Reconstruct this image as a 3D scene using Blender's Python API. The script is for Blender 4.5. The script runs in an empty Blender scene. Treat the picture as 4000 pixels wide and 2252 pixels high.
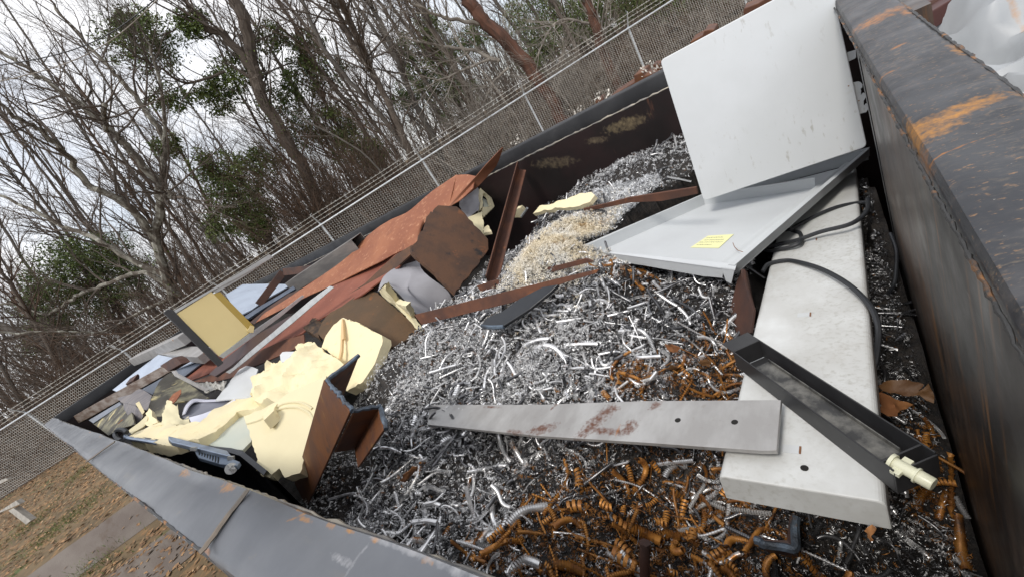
import bpy, bmesh, math, random
import numpy as np
from mathutils import Vector, Matrix, noise
SC = bpy.context.scene
random.seed(7); RNG = np.random.default_rng(7)

# ------------------------------------------------------------------ camera
W, H, FPX = 4000.0, 2252.0, 1646.364
AZ, PITCH, ROLL = 0.759059, 0.377529, -0.568962
CAM = np.array([-.0908, .0745, .3058])
ca, sa, cp, sp = math.cos(AZ), math.sin(AZ), math.cos(PITCH), math.sin(PITCH)
FWD = np.array([ca*cp, sa*cp, -sp]); RT = np.array([sa, -ca, 0.]); UP = np.cross(RT, FWD)
cr, sr = math.cos(ROLL), math.sin(ROLL)
CX, CY = cr*RT + sr*UP, -sr*RT + cr*UP
cam = bpy.data.objects.new('camera', bpy.data.cameras.new('camera'))
SC.collection.objects.link(cam); SC.camera = cam
cam.matrix_world = Matrix(((CX[0], CY[0], -FWD[0], CAM[0]), (CX[1], CY[1], -FWD[1], CAM[1]), (CX[2], CY[2], -FWD[2], CAM[2]), (0, 0, 0, 1)))
cam.data.sensor_fit = 'HORIZONTAL'; cam.data.sensor_width = 36; cam.data.lens = 36*FPX/W
cam.data.clip_start = .01; cam.data.clip_end = 800

# ------------------------------------------------------------------ world, sun, exposure
SUN_EL, SUN_AZ = math.radians(60), math.radians(182)      # direction to the sun, azimuth from +X
wd = bpy.data.worlds.new('World'); SC.world = wd; wd.use_nodes = True
nt = wd.node_tree; nt.nodes.clear(); N = nt.nodes.new; LK = nt.links.new
out = N('ShaderNodeOutputWorld'); mix = N('ShaderNodeMixShader')
b1 = N('ShaderNodeBackground'); b2 = N('ShaderNodeBackground')
sky = N('ShaderNodeTexSky'); sky.sky_type = 'NISHITA'; sky.sun_disc = False
sky.sun_elevation = SUN_EL; sky.sun_rotation = math.radians(90) - SUN_AZ
b1.inputs[1].default_value = .12; LK(sky.outputs[0], b1.inputs[0])
b2.inputs[0].default_value = (.97, .975, 1, 1); b2.inputs[1].default_value = 1.0
tc = N('ShaderNodeTexCoord'); mp = N('ShaderNodeMapping'); mp.inputs['Scale'].default_value = (1, 1, 2.2)
nz = N('ShaderNodeTexNoise'); nz.inputs['Scale'].default_value = 3.2; nz.inputs['Detail'].default_value = 7; nz.inputs['Roughness'].default_value = .55
rp = N('ShaderNodeValToRGB'); rp.color_ramp.elements[0].position = .34; rp.color_ramp.elements[0].color = (.5,)*3+(1,)
rp.color_ramp.elements[1].position = .58
LK(tc.outputs['Generated'], mp.inputs[0]); LK(mp.outputs[0], nz.inputs[0]); LK(nz.outputs[0], rp.inputs[0])
LK(rp.outputs[0], mix.inputs[0]); LK(b1.outputs[0], mix.inputs[1]); LK(b2.outputs[0], mix.inputs[2]); LK(mix.outputs[0], out.inputs[0])
sl = bpy.data.lights.new('sun', 'SUN'); sl.energy = 1.9; sl.angle = math.radians(14); sl.color = (1, .95, .88)
so = bpy.data.objects.new('sun', sl); SC.collection.objects.link(so)
sd = Vector((math.cos(SUN_EL)*math.cos(SUN_AZ), math.cos(SUN_EL)*math.sin(SUN_AZ), math.sin(SUN_EL)))
so.rotation_euler = sd.to_track_quat('Z', 'Y').to_euler()
SC.view_settings.view_transform = 'Standard'; SC.view_settings.look = 'None'; SC.view_settings.exposure = .3; SC.view_settings.gamma = 1

# ------------------------------------------------------------------ measuring: photo pixel -> point at a known x, y, z or distance
CROP = {'c1': (0, 0, 1.933), 'c2': (1000, 0, 1.933), 'c3': (2000, 0, 1.933), 'c4': (3000, 0, 1.933),
        'c5': (0, 750, 1.933), 'c6': (1000, 750, 1.933), 'c7': (2000, 750, 1.933), 'c8': (3000, 750, 1.933),
        'b1': (0, 1500, 1.928), 'b2': (1000, 1500, 1.928), 'b3': (2000, 1500, 1.928), 'b4': (3000, 1500, 1.928),
        'm': (400, 1000, 1.933), 'n1': (440, 1400, 3.2217), 'n2': (900, 1200, 2.7614), 'n3': (1600, 560, 2.4163),
        'n4': (200, 1250, 2.7614), 'D': (0, 0, 0.64375), 's': (0, 0, 1)}
def ray(c, x, y):
    ox, oy, s = CROP[c]; u = ox + x/s; v = oy + y/s
    return CX*((u - W/2)/FPX) - CY*((v - H/2)/FPX) + FWD
HD = np.array([ca, sa, 0.])
def P(c, x, y, /, **k):
    r = ray(c, x, y); (a, val), = k.items()
    if a == 'd': t = val
    elif a == 'h': t = val/(r @ HD)
    else:
        i = 'xyz'.index(a); t = (val - CAM[i])/r[i]
    return CAM + r*t
def onplane(c, x, y, p0, n):
    r = ray(c, x, y); return CAM + r*(((p0 - CAM) @ n)/(r @ n))
def unit(v): v = np.asarray(v, float); return v/np.linalg.norm(v)

# ------------------------------------------------------------------ mesh helpers
class MB:
    def __init__(s): s.v = []; s.f = []
    def add(s, vs, fs):
        o = len(s.v); s.v += [tuple(map(float, p)) for p in vs]; s.f += [tuple(i + o for i in f) for f in fs]
    def box(s, c, a, b, d):
        c, a, b, d = map(np.asarray, (c, a, b, d))
        vs = [c + i*a + j*b + k*d for i in (-1, 1) for j in (-1, 1) for k in (-1, 1)]
        s.add(vs, [(0, 1, 3, 2), (4, 6, 7, 5), (0, 4, 5, 1), (2, 3, 7, 6), (0, 2, 6, 4), (1, 5, 7, 3)])
    def aabb(s, lo, hi):
        lo, hi = np.array(lo, float), np.array(hi, float); h = (hi - lo)/2
        s.box((lo + hi)/2, (h[0], 0, 0), (0, h[1], 0), (0, 0, h[2]))
    def tube(s, pts, rad, n=6, cap=True):
        pts = np.asarray(pts, float); m = len(pts)
        if np.isscalar(rad): rad = [rad]*m
        T = np.gradient(pts, axis=0); T /= np.linalg.norm(T, axis=1)[:, None] + 1e-12
        ref = np.array([0, 0, 1.]) if abs(T[0][2]) < .8 else np.array([1., 0, 0])
        n0 = np.cross(T[0], ref); n0 /= np.linalg.norm(n0); vs = []
        for i in range(m):
            n0 = n0 - T[i]*(n0 @ T[i]); n0 /= np.linalg.norm(n0) + 1e-12; b = np.cross(T[i], n0)
            for k in range(n):
                a = 2*math.pi*k/n; vs.append(pts[i] + rad[i]*(math.cos(a)*n0 + math.sin(a)*b))
        fs = [(i*n + k, i*n + (k + 1) % n, (i + 1)*n + (k + 1) % n, (i + 1)*n + k) for i in range(m - 1) for k in range(n)]
        if cap: fs += [tuple(range(n))[::-1], tuple(range((m - 1)*n, m*n))]
        s.add(vs, fs)
def mesh(name, v, f):
    me = bpy.data.meshes.new(name); me.from_pydata(v, [], f); me.update(); return me
def link(o, parent=None):
    SC.collection.objects.link(o)
    if parent: o.parent = parent
    return o
def obj(name, mb, mat, parent=None, smooth=False, bevel=0):
    """one mesh object from an MB (world coordinates); children are shifted into their thing's frame"""
    if parent is not None:
        off = np.array(origin_of(parent)); v = [tuple(np.array(p) - off) for p in mb.v]
    else: v = mb.v
    me = mesh(name, v, mb.f)
    bm = bmesh.new(); bm.from_mesh(me); bmesh.ops.recalc_face_normals(bm, faces=bm.faces); bm.to_mesh(me); bm.free()
    return finish(name, me, mat, parent, smooth, bevel)
def finish(name, me, mat, parent=None, smooth=False, bevel=0):
    o = bpy.data.objects.new(name, me); link(o, parent)
    if mat: me.materials.append(mat)
    if smooth:
        me.polygons.foreach_set('use_smooth', [True]*len(me.polygons))
        if len(me.polygons) < 60000: me.set_sharp_from_angle(angle=math.radians(smooth if smooth > 1 else 38))
    if bevel:
        b = o.modifiers.new('bevel', 'BEVEL'); b.width = bevel; b.segments = 2; b.limit_method = 'ANGLE'
    return o
def origin_of(o):
    p = Vector((0, 0, 0))
    while o is not None: p = p + o.location; o = o.parent
    return tuple(p)
def tag(o, label, cat, group=None, kind=None):
    if label: o['label'] = label
    if cat: o['category'] = cat
    if group: o['group'] = group
    if kind: o['kind'] = kind
    return o
def thing(name, label, cat, loc, group=None):
    o = bpy.data.objects.new(name, None); o.location = tuple(map(float, loc)); o.empty_display_size = .05
    link(o); return tag(o, label, cat, group)
def rnd(a, b): return random.uniform(a, b)
def nz3(p, sc, seed=0): return noise.fractal(Vector((p[0]*sc + seed*7.3, p[1]*sc - seed*3.1, p[2]*sc + seed)), .9, 2, 4)

def plate(pts, n, th, rough=0., rs=6., cuts=0, jag=0., seed=0):
    """solid slab: outline pts (3D, about one plane), thickness th along n, optional interior grid with real lumps"""
    pts = [np.asarray(p, float) for p in pts]; n = unit(n)
    if jag:
        q = []
        for i, p in enumerate(pts):
            b = pts[(i + 1) % len(pts)]; L = np.linalg.norm(b - p); k = max(1, int(L/(jag*2.5)))
            for j in range(k):
                pp = p + (b - p)*j/k; w = unit(np.cross(b - p, n) + 1e-9)
                q.append(pp + w*jag*nz3(pp, .35/jag, seed)*(1 if j else .3))
        pts = q
    bm = bmesh.new(); f = bm.faces.new([bm.verts.new(p) for p in pts])
    if cuts:
        a = unit(pts[1] - pts[0]); b = np.cross(n, a); A = np.array(pts)
        for ax in (a, b):
            pr = A @ ax
            for k in range(1, cuts):
                d = pr.min() + (pr.max() - pr.min())*k/cuts
                bmesh.ops.bisect_plane(bm, geom=bm.verts[:] + bm.edges[:] + bm.faces[:], plane_co=Vector(ax*d), plane_no=Vector(ax))
    front = bm.faces[:]
    r = bmesh.ops.extrude_face_region(bm, geom=front)
    new = [g for g in r['geom'] if isinstance(g, bmesh.types.BMVert)]
    bmesh.ops.translate(bm, verts=new, vec=Vector(n*th))
    if rough:
        for v in bm.verts:
            v.co += Vector(n)*rough*nz3(v.co, rs, seed)
    bmesh.ops.recalc_face_normals(bm, faces=bm.faces)
    mb = MB(); bm.verts.index_update()
    mb.add([v.co[:] for v in bm.verts], [[v.index for v in f.verts] for f in bm.faces]); bm.free()
    return mb
def pxplate(crop, outline, anchors, th, **k):
    """outline measured on the photo, laid on the plane through three anchors (x, y, {axis: value})"""
    q = [P(a[0] if isinstance(a[0], str) else crop, *(a[1:3] if isinstance(a[0], str) else a[:2]), **a[-1]) for a in anchors]
    n = unit(np.cross(q[1] - q[0], q[2] - q[0]))
    if n @ (q[0] - CAM) < 0: n = -n
    pts = [onplane(*((p[0], p[1], p[2]) if isinstance(p[0], str) else (crop, p[0], p[1])), q[0], n) for p in outline]
    return plate(pts, n, th, **k), pts, n
def grid_sheet(rows, th, sub=4, amp=0, sc=5, seed=0):
    """bent sheet from rows of 3D points, bilinear subdivided, with thickness"""
    R = np.array(rows, float); m, k = R.shape[:2]
    us = np.linspace(0, m - 1, (m - 1)*sub + 1); vs = np.linspace(0, k - 1, (k - 1)*sub + 1)
    G = np.zeros((len(us), len(vs), 3))
    for a, u in enumerate(us):
        i = min(int(u), m - 2); fu = u - i
        i0, i3 = max(i - 1, 0), min(i + 2, m - 1)
        def cat(p0, p1, p2, p3, t): return .5*((2*p1) + (-p0 + p2)*t + (2*p0 - 5*p1 + 4*p2 - p3)*t*t + (-p0 + 3*p1 - 3*p2 + p3)*t**3)
        row = cat(R[i0], R[i], R[i + 1], R[i3], fu)
        for b, v in enumerate(vs):
            j = min(int(v), k - 2); fv = v - j
            j0, j3 = max(j - 1, 0), min(j + 2, k - 1)
            G[a, b] = cat(row[j0], row[j], row[j + 1], row[j3], fv)
    nn = np.cross(np.gradient(G, axis=0), np.gradient(G, axis=1)); nn /= np.linalg.norm(nn, axis=2)[..., None] + 1e-12
    if amp:
        for a in range(len(us)):
            for b in range(len(vs)): G[a, b] += nn[a, b]*amp*nz3(G[a, b], sc, seed)
    mb = MB(); A, B = len(us), len(vs); v = np.concatenate([G.reshape(-1, 3), (G + nn*th).reshape(-1, 3)]); o = A*B
    f = []
    for a in range(A - 1):
        for b in range(B - 1):
            q = (a*B + b, a*B + b + 1, (a + 1)*B + b + 1, (a + 1)*B + b); f += [q, tuple(i + o for i in q[::-1])]
    for a in range(A - 1):
        for b in (0, B - 1): f.append((a*B + b, (a + 1)*B + b, (a + 1)*B + b + o, a*B + b + o))
    for b in range(B - 1):
        for a in (0, A - 1): f.append((a*B + b, a*B + b + 1, a*B + b + 1 + o, a*B + b + o))
    mb.add(v, f); return mb
def extrude_profile(prof, axis, th):
    """open section line (3D points) with wall thickness, drawn out along axis (vector)"""
    prof = [np.asarray(p, float) for p in prof]; n = unit(np.cross(prof[1] - prof[0], prof[2] - prof[1])) if len(prof) > 2 else unit(np.cross(prof[1] - prof[0], axis))
    ax = np.asarray(axis, float); off = []
    m = len(prof)
    for i in range(m):
        d = []
        if i > 0: d.append(unit(np.cross(prof[i] - prof[i - 1], unit(ax))))
        if i < m - 1: d.append(unit(np.cross(prof[i + 1] - prof[i], unit(ax))))
        w = sum(d); w = w/max(.35, (w @ w)/len(d)) if len(d) > 1 else w
        off.append(prof[i] + w*th)
    mb = MB(); v = prof + off + [p + ax for p in prof] + [p + ax for p in off]; f = []
    for i in range(m - 1):
        f += [(i, i + 1, 2*m + i + 1, 2*m + i), (m + i, 3*m + i, 3*m + i + 1, m + i + 1), (i, m + i, m + i + 1, i + 1), (2*m + i, 2*m + i + 1, 3*m + i + 1, 3*m + i)]
    f += [(0, 2*m, 3*m, m), (m - 1, 2*m - 1, 4*m - 1, 3*m - 1)]
    mb.add(v, f); return mb

# ------------------------------------------------------------------ materials
def M(name, c1, c2=None, scale=6, lo=.4, hi=.6, rough=.5, metal=0, spots=(), bump=0, bscale=60, stretch=(1, 1, 1), detail=6, rvar=0, spec=.5, trans=0, rnd_amt=0, patches=(), org=(0, 0, 0)):
    m = bpy.data.materials.new(name); m.use_nodes = True; t = m.node_tree; Nn = t.nodes.new; L = t.links.new
    b = t.nodes['Principled BSDF']; b.inputs['Roughness'].default_value = rough; b.inputs['Metallic'].default_value = metal
    b.inputs['Specular IOR Level'].default_value = spec
    c = Nn('ShaderNodeTexCoord')
    def nse(sc, st=(1, 1, 1), off=0, det=detail):
        mpn = Nn('ShaderNodeMapping'); mpn.inputs['Scale'].default_value = st; mpn.inputs['Location'].default_value = (off, off*.7, off*.3)
        L(c.outputs['Object'], mpn.inputs[0])
        x = Nn('ShaderNodeTexNoise'); x.inputs['Scale'].default_value = sc; x.inputs['Detail'].default_value = det; x.inputs['Roughness'].default_value = .6
        L(mpn.outputs[0], x.inputs[0]); return x.outputs[0]
    def ramp(s, a, bb):
        r = Nn('ShaderNodeMapRange'); r.inputs['From Min'].default_value = a; r.inputs['From Max'].default_value = bb; r.clamp = True
        L(s, r.inputs[0]); return r.outputs[0]
    def mixc(fac, A, B):
        x = Nn('ShaderNodeMix'); x.data_type = 'RGBA'; L(fac, x.inputs[0])
        for s, i in ((A, 6), (B, 7)):
            if isinstance(s, tuple): x.inputs[i].default_value = s + (1,)
            else: L(s, x.inputs[i])
        return x.outputs[2]
    col = c1
    if c2: col = mixc(ramp(nse(scale, stretch), lo, hi), c1, c2)
    for i, sdef in enumerate(spots):
        sc_, s0, s1 = sdef[1:4]; st = sdef[4] if len(sdef) > 4 else (1, 1, 1)
        fac = ramp(nse(sc_, st, 3.7*(i + 1)), s0, s1)
        if len(sdef) > 5:
            mu = Nn('ShaderNodeMath'); mu.operation = 'MULTIPLY'; L(fac, mu.inputs[0]); L(ramp(nse(sdef[5], (1, 1, 1), 17 + i, 2), .42, .58), mu.inputs[1]); fac = mu.outputs[0]
        col = mixc(fac, col, sdef[0])
    for i, (pc, ctr, ax, rads, grain) in enumerate(patches):     # a stain of its own shape: worn ellipse, world centre, long axis, radii
        ax = unit(ax); up_ = np.array([0, 0, 1.]); sd_ = unit(np.cross(up_, ax)); up_ = np.cross(ax, sd_)
        sub = Nn('ShaderNodeVectorMath'); sub.operation = 'SUBTRACT'; L(c.outputs['Object'], sub.inputs[0]); sub.inputs[1].default_value = tuple(np.asarray(ctr, float) - np.asarray(org, float))
        acc = None
        for vv, rr_ in zip((ax, sd_, up_), rads):
            dt = Nn('ShaderNodeVectorMath'); dt.operation = 'DOT_PRODUCT'; L(sub.outputs[0], dt.inputs[0]); dt.inputs[1].default_value = tuple(vv/rr_)
            sq = Nn('ShaderNodeMath'); sq.operation = 'MULTIPLY'; L(dt.outputs['Value'], sq.inputs[0]); L(dt.outputs['Value'], sq.inputs[1])
            if acc is None: acc = sq.outputs[0]
            else:
                ad = Nn('ShaderNodeMath'); ad.operation = 'ADD'; L(acc, ad.inputs[0]); L(sq.outputs[0], ad.inputs[1]); acc = ad.outputs[0]
        nn_ = Nn('ShaderNodeMath'); nn_.operation = 'MULTIPLY_ADD'; L(nse(grain*1.6, (1, 1, 1), i*2.1), nn_.inputs[0]); nn_.inputs[1].default_value = 2.6; nn_.inputs[2].default_value = -.75
        ad = Nn('ShaderNodeMath'); ad.operation = 'ADD'; L(acc, ad.inputs[0]); L(nn_.outputs[0], ad.inputs[1])
        iv = Nn('ShaderNodeMath'); iv.operation = 'SUBTRACT'; iv.inputs[0].default_value = 1.1; L(ad.outputs[0], iv.inputs[1])
        col = mixc(ramp(iv.outputs[0], -.05, .75 if abs(grain - 60.1) < .01 else 1.0), col, pc)
    if rnd_amt:
        oi = Nn('ShaderNodeObjectInfo'); hv = Nn('ShaderNodeHueSaturation'); mr = Nn('ShaderNodeMapRange')
        mr.inputs['To Min'].default_value = 1 - rnd_amt; mr.inputs['To Max'].default_value = 1 + rnd_amt
        L(oi.outputs['Random'], mr.inputs[0]); L(mr.outputs[0], hv.inputs['Value'])
        if isinstance(col, tuple): hv.inputs['Color'].default_value = col + (1,)
        else: L(col, hv.inputs['Color'])
        col = hv.outputs[0]
    if isinstance(col, tuple): b.inputs['Base Color'].default_value = col + (1,)
    else: L(col, b.inputs['Base Color'])
    if rvar:
        r = Nn('ShaderNodeMapRange'); r.inputs['From Min'].default_value = .3; r.inputs['From Max'].default_value = .7
        r.inputs['To Min'].default_value = max(.05, rough - rvar); r.inputs['To Max'].default_value = min(1, rough + rvar)
        L(nse(scale*2.3, stretch, 11), r.inputs[0]); L(r.outputs[0], b.inputs['Roughness'])
    if bump:
        bn = Nn('ShaderNodeBump'); bn.inputs['Strength'].default_value = bump; bn.inputs['Distance'].default_value = .004
        L(nse(bscale, stretch, 5), bn.inputs['Height']); L(bn.outputs[0], b.inputs['Normal'])
    return m
RUST_O, RUST_D = (.36, .13, .035), (.085, .035, .02)
ORG = (0, 0, -1.5)
YEL, PALE, OCH = (.47, .21, .035), (.34, .34, .35), (.4, .16, .035)
along_y = (0, 1, 0)
rp_ = [(YEL, P('b1', 1365, 645, z=.003), along_y, (.06, .013, .03), 45), (YEL, P('b1', 1690, 750, z=.003), along_y, (.05, .018, .03), 45), (YEL, P('b2', 290, 912, z=.003), along_y, (.03, .004, .03), 60),
       (YEL, P('b2', 318, 960, z=.003), (1, -1, 0), (.028, .005, .03), 40), (YEL, P('b2', 350, 998, z=.003), along_y, (.025, .005, .03), 40), (YEL, P('b2', 528, 1042, z=.003), along_y, (.018, .006, .03), 60), (YEL, P('b2', 682, 1078, z=.003), along_y, (.014, .004, .03), 60),
       (YEL, P('b2', 860, 1135, z=.003), along_y, (.014, .005, .03), 60), (YEL, P('b2', 1260, 1298, z=.003), along_y, (.014, .005, .03), 60), (PALE, P('b2', 625, 1300, z=.003), P('b2', 700, 1340, z=0) - P('b2', 540, 1260, z=0), (.032, .006, .03), 90), (PALE, P('b2', 735, 1280, z=.003), P('b2', 765, 1240, z=0) - P('b2', 710, 1320, z=0), (.03, .004, .03), 70),
       (PALE, P('b2', 1080, 1200, z=.003), along_y, (.1, .0055, .03), 45), (PALE, P('b2', 1560, 1380, z=.003), along_y, (.13, .008, .03), 45), (YEL, P('b1', 665, 352, z=.003), along_y, (.05, .005, .03), 40), (YEL, P('b1', 740, 382, z=.003), along_y, (.045, .005, .03), 40), (OCH, P('b1', 1515, 1225, z=.003), along_y, (.03, .006, .03), 30)]
m_railL = M('painted_rail_grey', (.115, .122, .136), (.16, .167, .18), 3, rough=.4, rvar=.1, metal=.4, bump=.05, bscale=25, spots=[((.2, .175, .14), 30, .66, .8), ((.2, .19, .17), 4, .58, .75, (5, 1, 5), 1.5)], patches=rp_, org=ORG)
across = P('c4', 1650, 700, z=0) - P('c4', 1100, 930, z=0); acr2 = P('c4', 1000, 40, z=0) - P('c4', 660, 220, z=0)
rq_ = [(OCH, P('c4', 830, 130, z=.001), acr2, (.085, .06, .05), 55), (YEL, P('c4', 1330, 880, z=.001), across, (.1, .03, .05), 55), (YEL, P('c4', 1200, 1010, z=.001), across, (.055, .024, .05), 60), (YEL, P('c4', 1080, 960, z=.001), (1, 0, 0), (.08, .008, .05), 60), (OCH, P('c4', 1160, 1140, z=.001), (1, 0, 0), (.06, .008, .05), 60),
       (OCH, P('c4', 900, 545, z=.001), across, (.03, .007, .05), 60), (OCH, P('c4', 1350, 1140, z=.001), across, (.05, .0025, .05), 80), (YEL, P('c4', 1410, 345, z=.001), (1, 0, 0), (.06, .01, .05), 50), (OCH, P('c4', 1040, 80, z=.001), (1, 0, 0), (.06, .012, .05), 50), (OCH, P('c4', 980, 340, z=.001), across, (.02, .01, .05), 60)]
m_railR = M('painted_rail_worn', (.035, .037, .043), (.06, .062, .068), 5, rough=.5, rvar=.1, metal=.2, bump=.12, bscale=60,
            spots=[((.17, .135, .1), 75, .53, .7, (2.4, 1, 2.4), 2.4), ((.1, .097, .1), 9, .5, .75, (2.4, 1, 2)), ((.27, .16, .085), 120, .6, .72, (1.8, 1, 1.8)), ((.33, .31, .28), 160, .7, .74)], patches=rq_, org=ORG)
m_railF = M('black_far_rail', (.014, .014, .016), (.028, .028, .03), 5, rough=.42, rvar=.08, metal=.1, spec=.4, spots=[((.12, .11, .1), 30, .68, .8, (1, 1, 3))])
wl_ = [((.2, .155, .09), P('c3', 860, 940, x=2.3), (0, 1, .1), (.16, .05, .05), 26), ((.13, .1, .065), P('c3', 640, 1060, x=2.3), (0, 1, .3), (.1, .04, .03), 26), ((.11, .085, .055), P('c3', 320, 1230, x=2.3), (0, 1, .3), (.2, .05, .05), 26)]
m_wallin = M('container_wall_black', (.011, .008, .008), (.02, .011, .011), 3, rough=.5, rvar=.1, bump=.05, bscale=20, spec=.3,
             spots=[((.09, .04, .025), 7, .68, .78, (3, 3, .5)), ((.15, .14, .13), 24, .76, .8, (2.5, 2.5, .3))], patches=wl_, org=ORG)
m_wallR = M('container_wall_scratched', (.012, .011, .011), (.028, .024, .022), 4, rough=.4, rvar=.12, bump=.08, bscale=25, spec=.5,
            spots=[((.13, .085, .06), 9, .42, .66, (3, 3, .3), 2.2), ((.09, .06, .045), 3, .5, .65, (1, 1, .4)), ((.26, .11, .025), 14, .57, .7, (4, 4, .25), 2), ((.24, .22, .21), 30, .7, .78, (.6, 1, 3), 2.5)])
m_weld = M('weld_bead', (.05, .05, .05), (.3, .14, .05), 22, .54, .64, rough=.5, metal=.3, bump=.5, bscale=90)
m_lip = M('worn_steel_lip', (.16, .15, .14), (.3, .27, .22), 14, rough=.45, metal=.5, spots=[((.5, .24, .05), 6, .66, .72)])
m_white = M('white_shelf_enamel', (.6, .62, .635), (.56, .58, .59), 2.5, rough=.42, spots=[((.47, .46, .43), 14, .66, .82), ((.4, .34, .24), 30, .74, .82), ((.42, .42, .4), 22, .6, .7, (.35, 3, 1.2), 2.2)])
m_dirty = M('dirty_white_enamel', (.7, .72, .72), (.6, .61, .6), 4, .42, .56, rough=.42, spots=[((.55, .555, .54), 5, .42, .66), ((.42, .415, .38), 80, .5, .78, (1.2, 1, 1), 3.6), ((.48, .47, .44), 12, .56, .8, (1, 1, 1), 5)])
m_tray = M('grey_white_tray', (.56, .585, .6), (.52, .54, .555), 2.5, rough=.4, spots=[((.4, .38, .35), 24, .72, .82)])
m_note = M('yellow_sticky_note', (.78, .77, .42), rough=.8)
m_ink = M('faded_pencil', (.36, .36, .25), rough=.9)
m_hole = M('dark_hole', (.012, .011, .01), rough=.9)
m_edgebrown = M('rusty_slot_edge', (.2, .09, .04), rough=.7)
m_black = M('black_plastic', (.022, .022, .024), (.035, .035, .037), 8, rough=.45, spots=[((.12, .12, .12), 60, .7, .8)])
m_roller = M('dusty_grey_plate', (.05, .05, .05), (.19, .185, .17), 28, .4, .62, rough=.5, metal=.3, stretch=(1, 1, 1))
m_pin = M('ivory_plastic', (.72, .72, .55), rough=.35)
m_cable = M('black_rubber', (.022, .024, .028), rough=.5)
m_bar = M('mill_steel', (.46, .455, .45), (.36, .35, .34), 4, rough=.4, metal=.45, rvar=.1, spots=[((.2, .1, .075), 7, .565, .6), ((.34, .15, .06), 12, .68, .72)], stretch=(1, 2, 1), bump=.04)
m_rust = M('rust_brown', (.13, .05, .026), (.075, .032, .021), 7, rough=.75, bump=.25, spots=[((.25, .09, .03), 9, .62, .74), ((.2, .15, .1), 40, .72, .78)])
m_rustplate = M('scaled_rust', (.062, .033, .021), (.1, .047, .024), 8, rough=.8, bump=.4, bscale=70, spots=[((.2, .075, .028), 7, .63, .72), ((.02, .017, .016), 11, .6, .7), ((.25, .2, .1), 70, .7, .75)])
m_plate2 = M('olive_rust', (.1, .055, .025), (.075, .045, .022), 6, rough=.75, bump=.3, bscale=70, spots=[((.28, .22, .1), 60, .69, .74), ((.19, .07, .02), 8, .64, .74)])
m_orange = M('orange_rust_sheet', (.3, .115, .055), (.23, .08, .04), 3, rough=.72, bump=.15, bscale=40, spots=[((.42, .2, .11), 30, .56, .7), ((.16, .055, .03), 5, .62, .75)])
m_redrust = M('red_rust_plate', (.23, .075, .045), (.18, .055, .033), 4, rough=.75, bump=.2, bscale=90, spots=[((.3, .12, .075), 40, .6, .72)])
m_darkrust = M('dark_rust', (.045, .024, .02), (.08, .034, .022), 8, rough=.7, bump=.2, spots=[((.16, .06, .025), 9, .64, .75)])
m_beamrust = M('streaked_rust', (.15, .055, .018), (.1, .04, .022), 9, rough=.6, metal=.2, bump=.25, spots=[((.3, .17, .05), 8, .64, .74), ((.05, .03, .025), 14, .62, .7)])
m_slag = M('torch_cut_slag', (.13, .17, .22), (.06, .07, .085), 22, rough=.5, metal=.5, bump=.9, bscale=60, spots=[((.28, .15, .06), 14, .66, .72)])
m_foam = M('cream_foam', (.76, .665, .42), (.72, .64, .43), 5, rough=.9, bump=.5, bscale=70, spots=[((.55, .38, .17), 5, .7, .78), ((.66, .55, .33), 16, .6, .72)])
m_foamp = M('pale_foam_skin', (.73, .66, .44), (.69, .62, .41), 4, rough=.85, bump=.12, bscale=30, spots=[((.5, .36, .18), 8, .74, .8)])
m_liner = M('pale_fridge_liner', (.5, .54, .48), (.55, .57, .5), 4, rough=.4, spots=[((.6, .55, .4), 30, .72, .78)])
m_linerw = M('lavender_white_liner', (.62, .63, .72), (.5, .51, .6), 3, rough=.4)
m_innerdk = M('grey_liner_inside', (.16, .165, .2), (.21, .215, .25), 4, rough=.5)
m_olive = M('stained_liner_back', (.2, .185, .12), (.04, .035, .025), 6, .42, .56, rough=.6, spots=[((.5, .43, .22), 5, .6, .66)])
m_greysheet = M('grey_vinyl_metal', (.34, .335, .36), (.3, .295, .315), 4, rough=.42, spots=[((.5, .5, .5), 60, .76, .8)])
m_greydk = M('dark_grey_sheet', (.13, .12, .13), (.2, .18, .175), 8, rough=.5, stretch=(1, 5, 1))
m_fridge = M('black_fridge_side', (.012, .014, .018), (.02, .022, .026), 5, rough=.35, spots=[((.3, .17, .06), 20, .78, .8)])
m_trim = M('bluish_metal_trim', (.42, .5, .62), (.3, .36, .46), 10, rough=.3, metal=.7)
m_blue = M('pale_blue_sheet', (.5, .57, .68), (.42, .48, .58), 3, rough=.35, metal=.25, spots=[((.25, .28, .33), 7, .66, .76)])
m_bluedk = M('blue_black_sheet', (.07, .085, .115), (.12, .145, .19), 4, rough=.3, metal=.3)
m_galv = M('galvanised_grey', (.3, .29, .28), (.38, .37, .36), 8, rough=.5, metal=.3, spots=[((.34, .15, .05), 7, .66, .72), ((.14, .12, .11), 30, .68, .76)])
m_alum = M('aluminium', (.55, .56, .56), (.46, .47, .47), 9, rough=.38, metal=.6, stretch=(1, 4, 1), spots=[((.25, .24, .22), 22, .72, .78)])
m_yellow = M('yellow_board', (.82, .67, .33), (.79, .64, .31), 3, rough=.55)
m_yellowdk = M('yellow_board_back', (.5, .36, .08), rough=.5)
m_drawerblk = M('charcoal_front', (.03, .031, .035), (.04, .04, .043), 8, rough=.45)
m_tubegrey = M('scaled_tube', (.16, .15, .145), (.24, .225, .21), 7, rough=.5, metal=.4, stretch=(1, .4, 2), spots=[((.28, .12, .05), 6, .66, .74)])
m_wood = M('charred_wood', (.1, .06, .035), (.03, .022, .018), 20, rough=.9, bump=.5, spots=[((.35, .22, .1), 25, .68, .74)])
tp_ = lambda x, y: P('c4', x, y, z=-.40)
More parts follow.
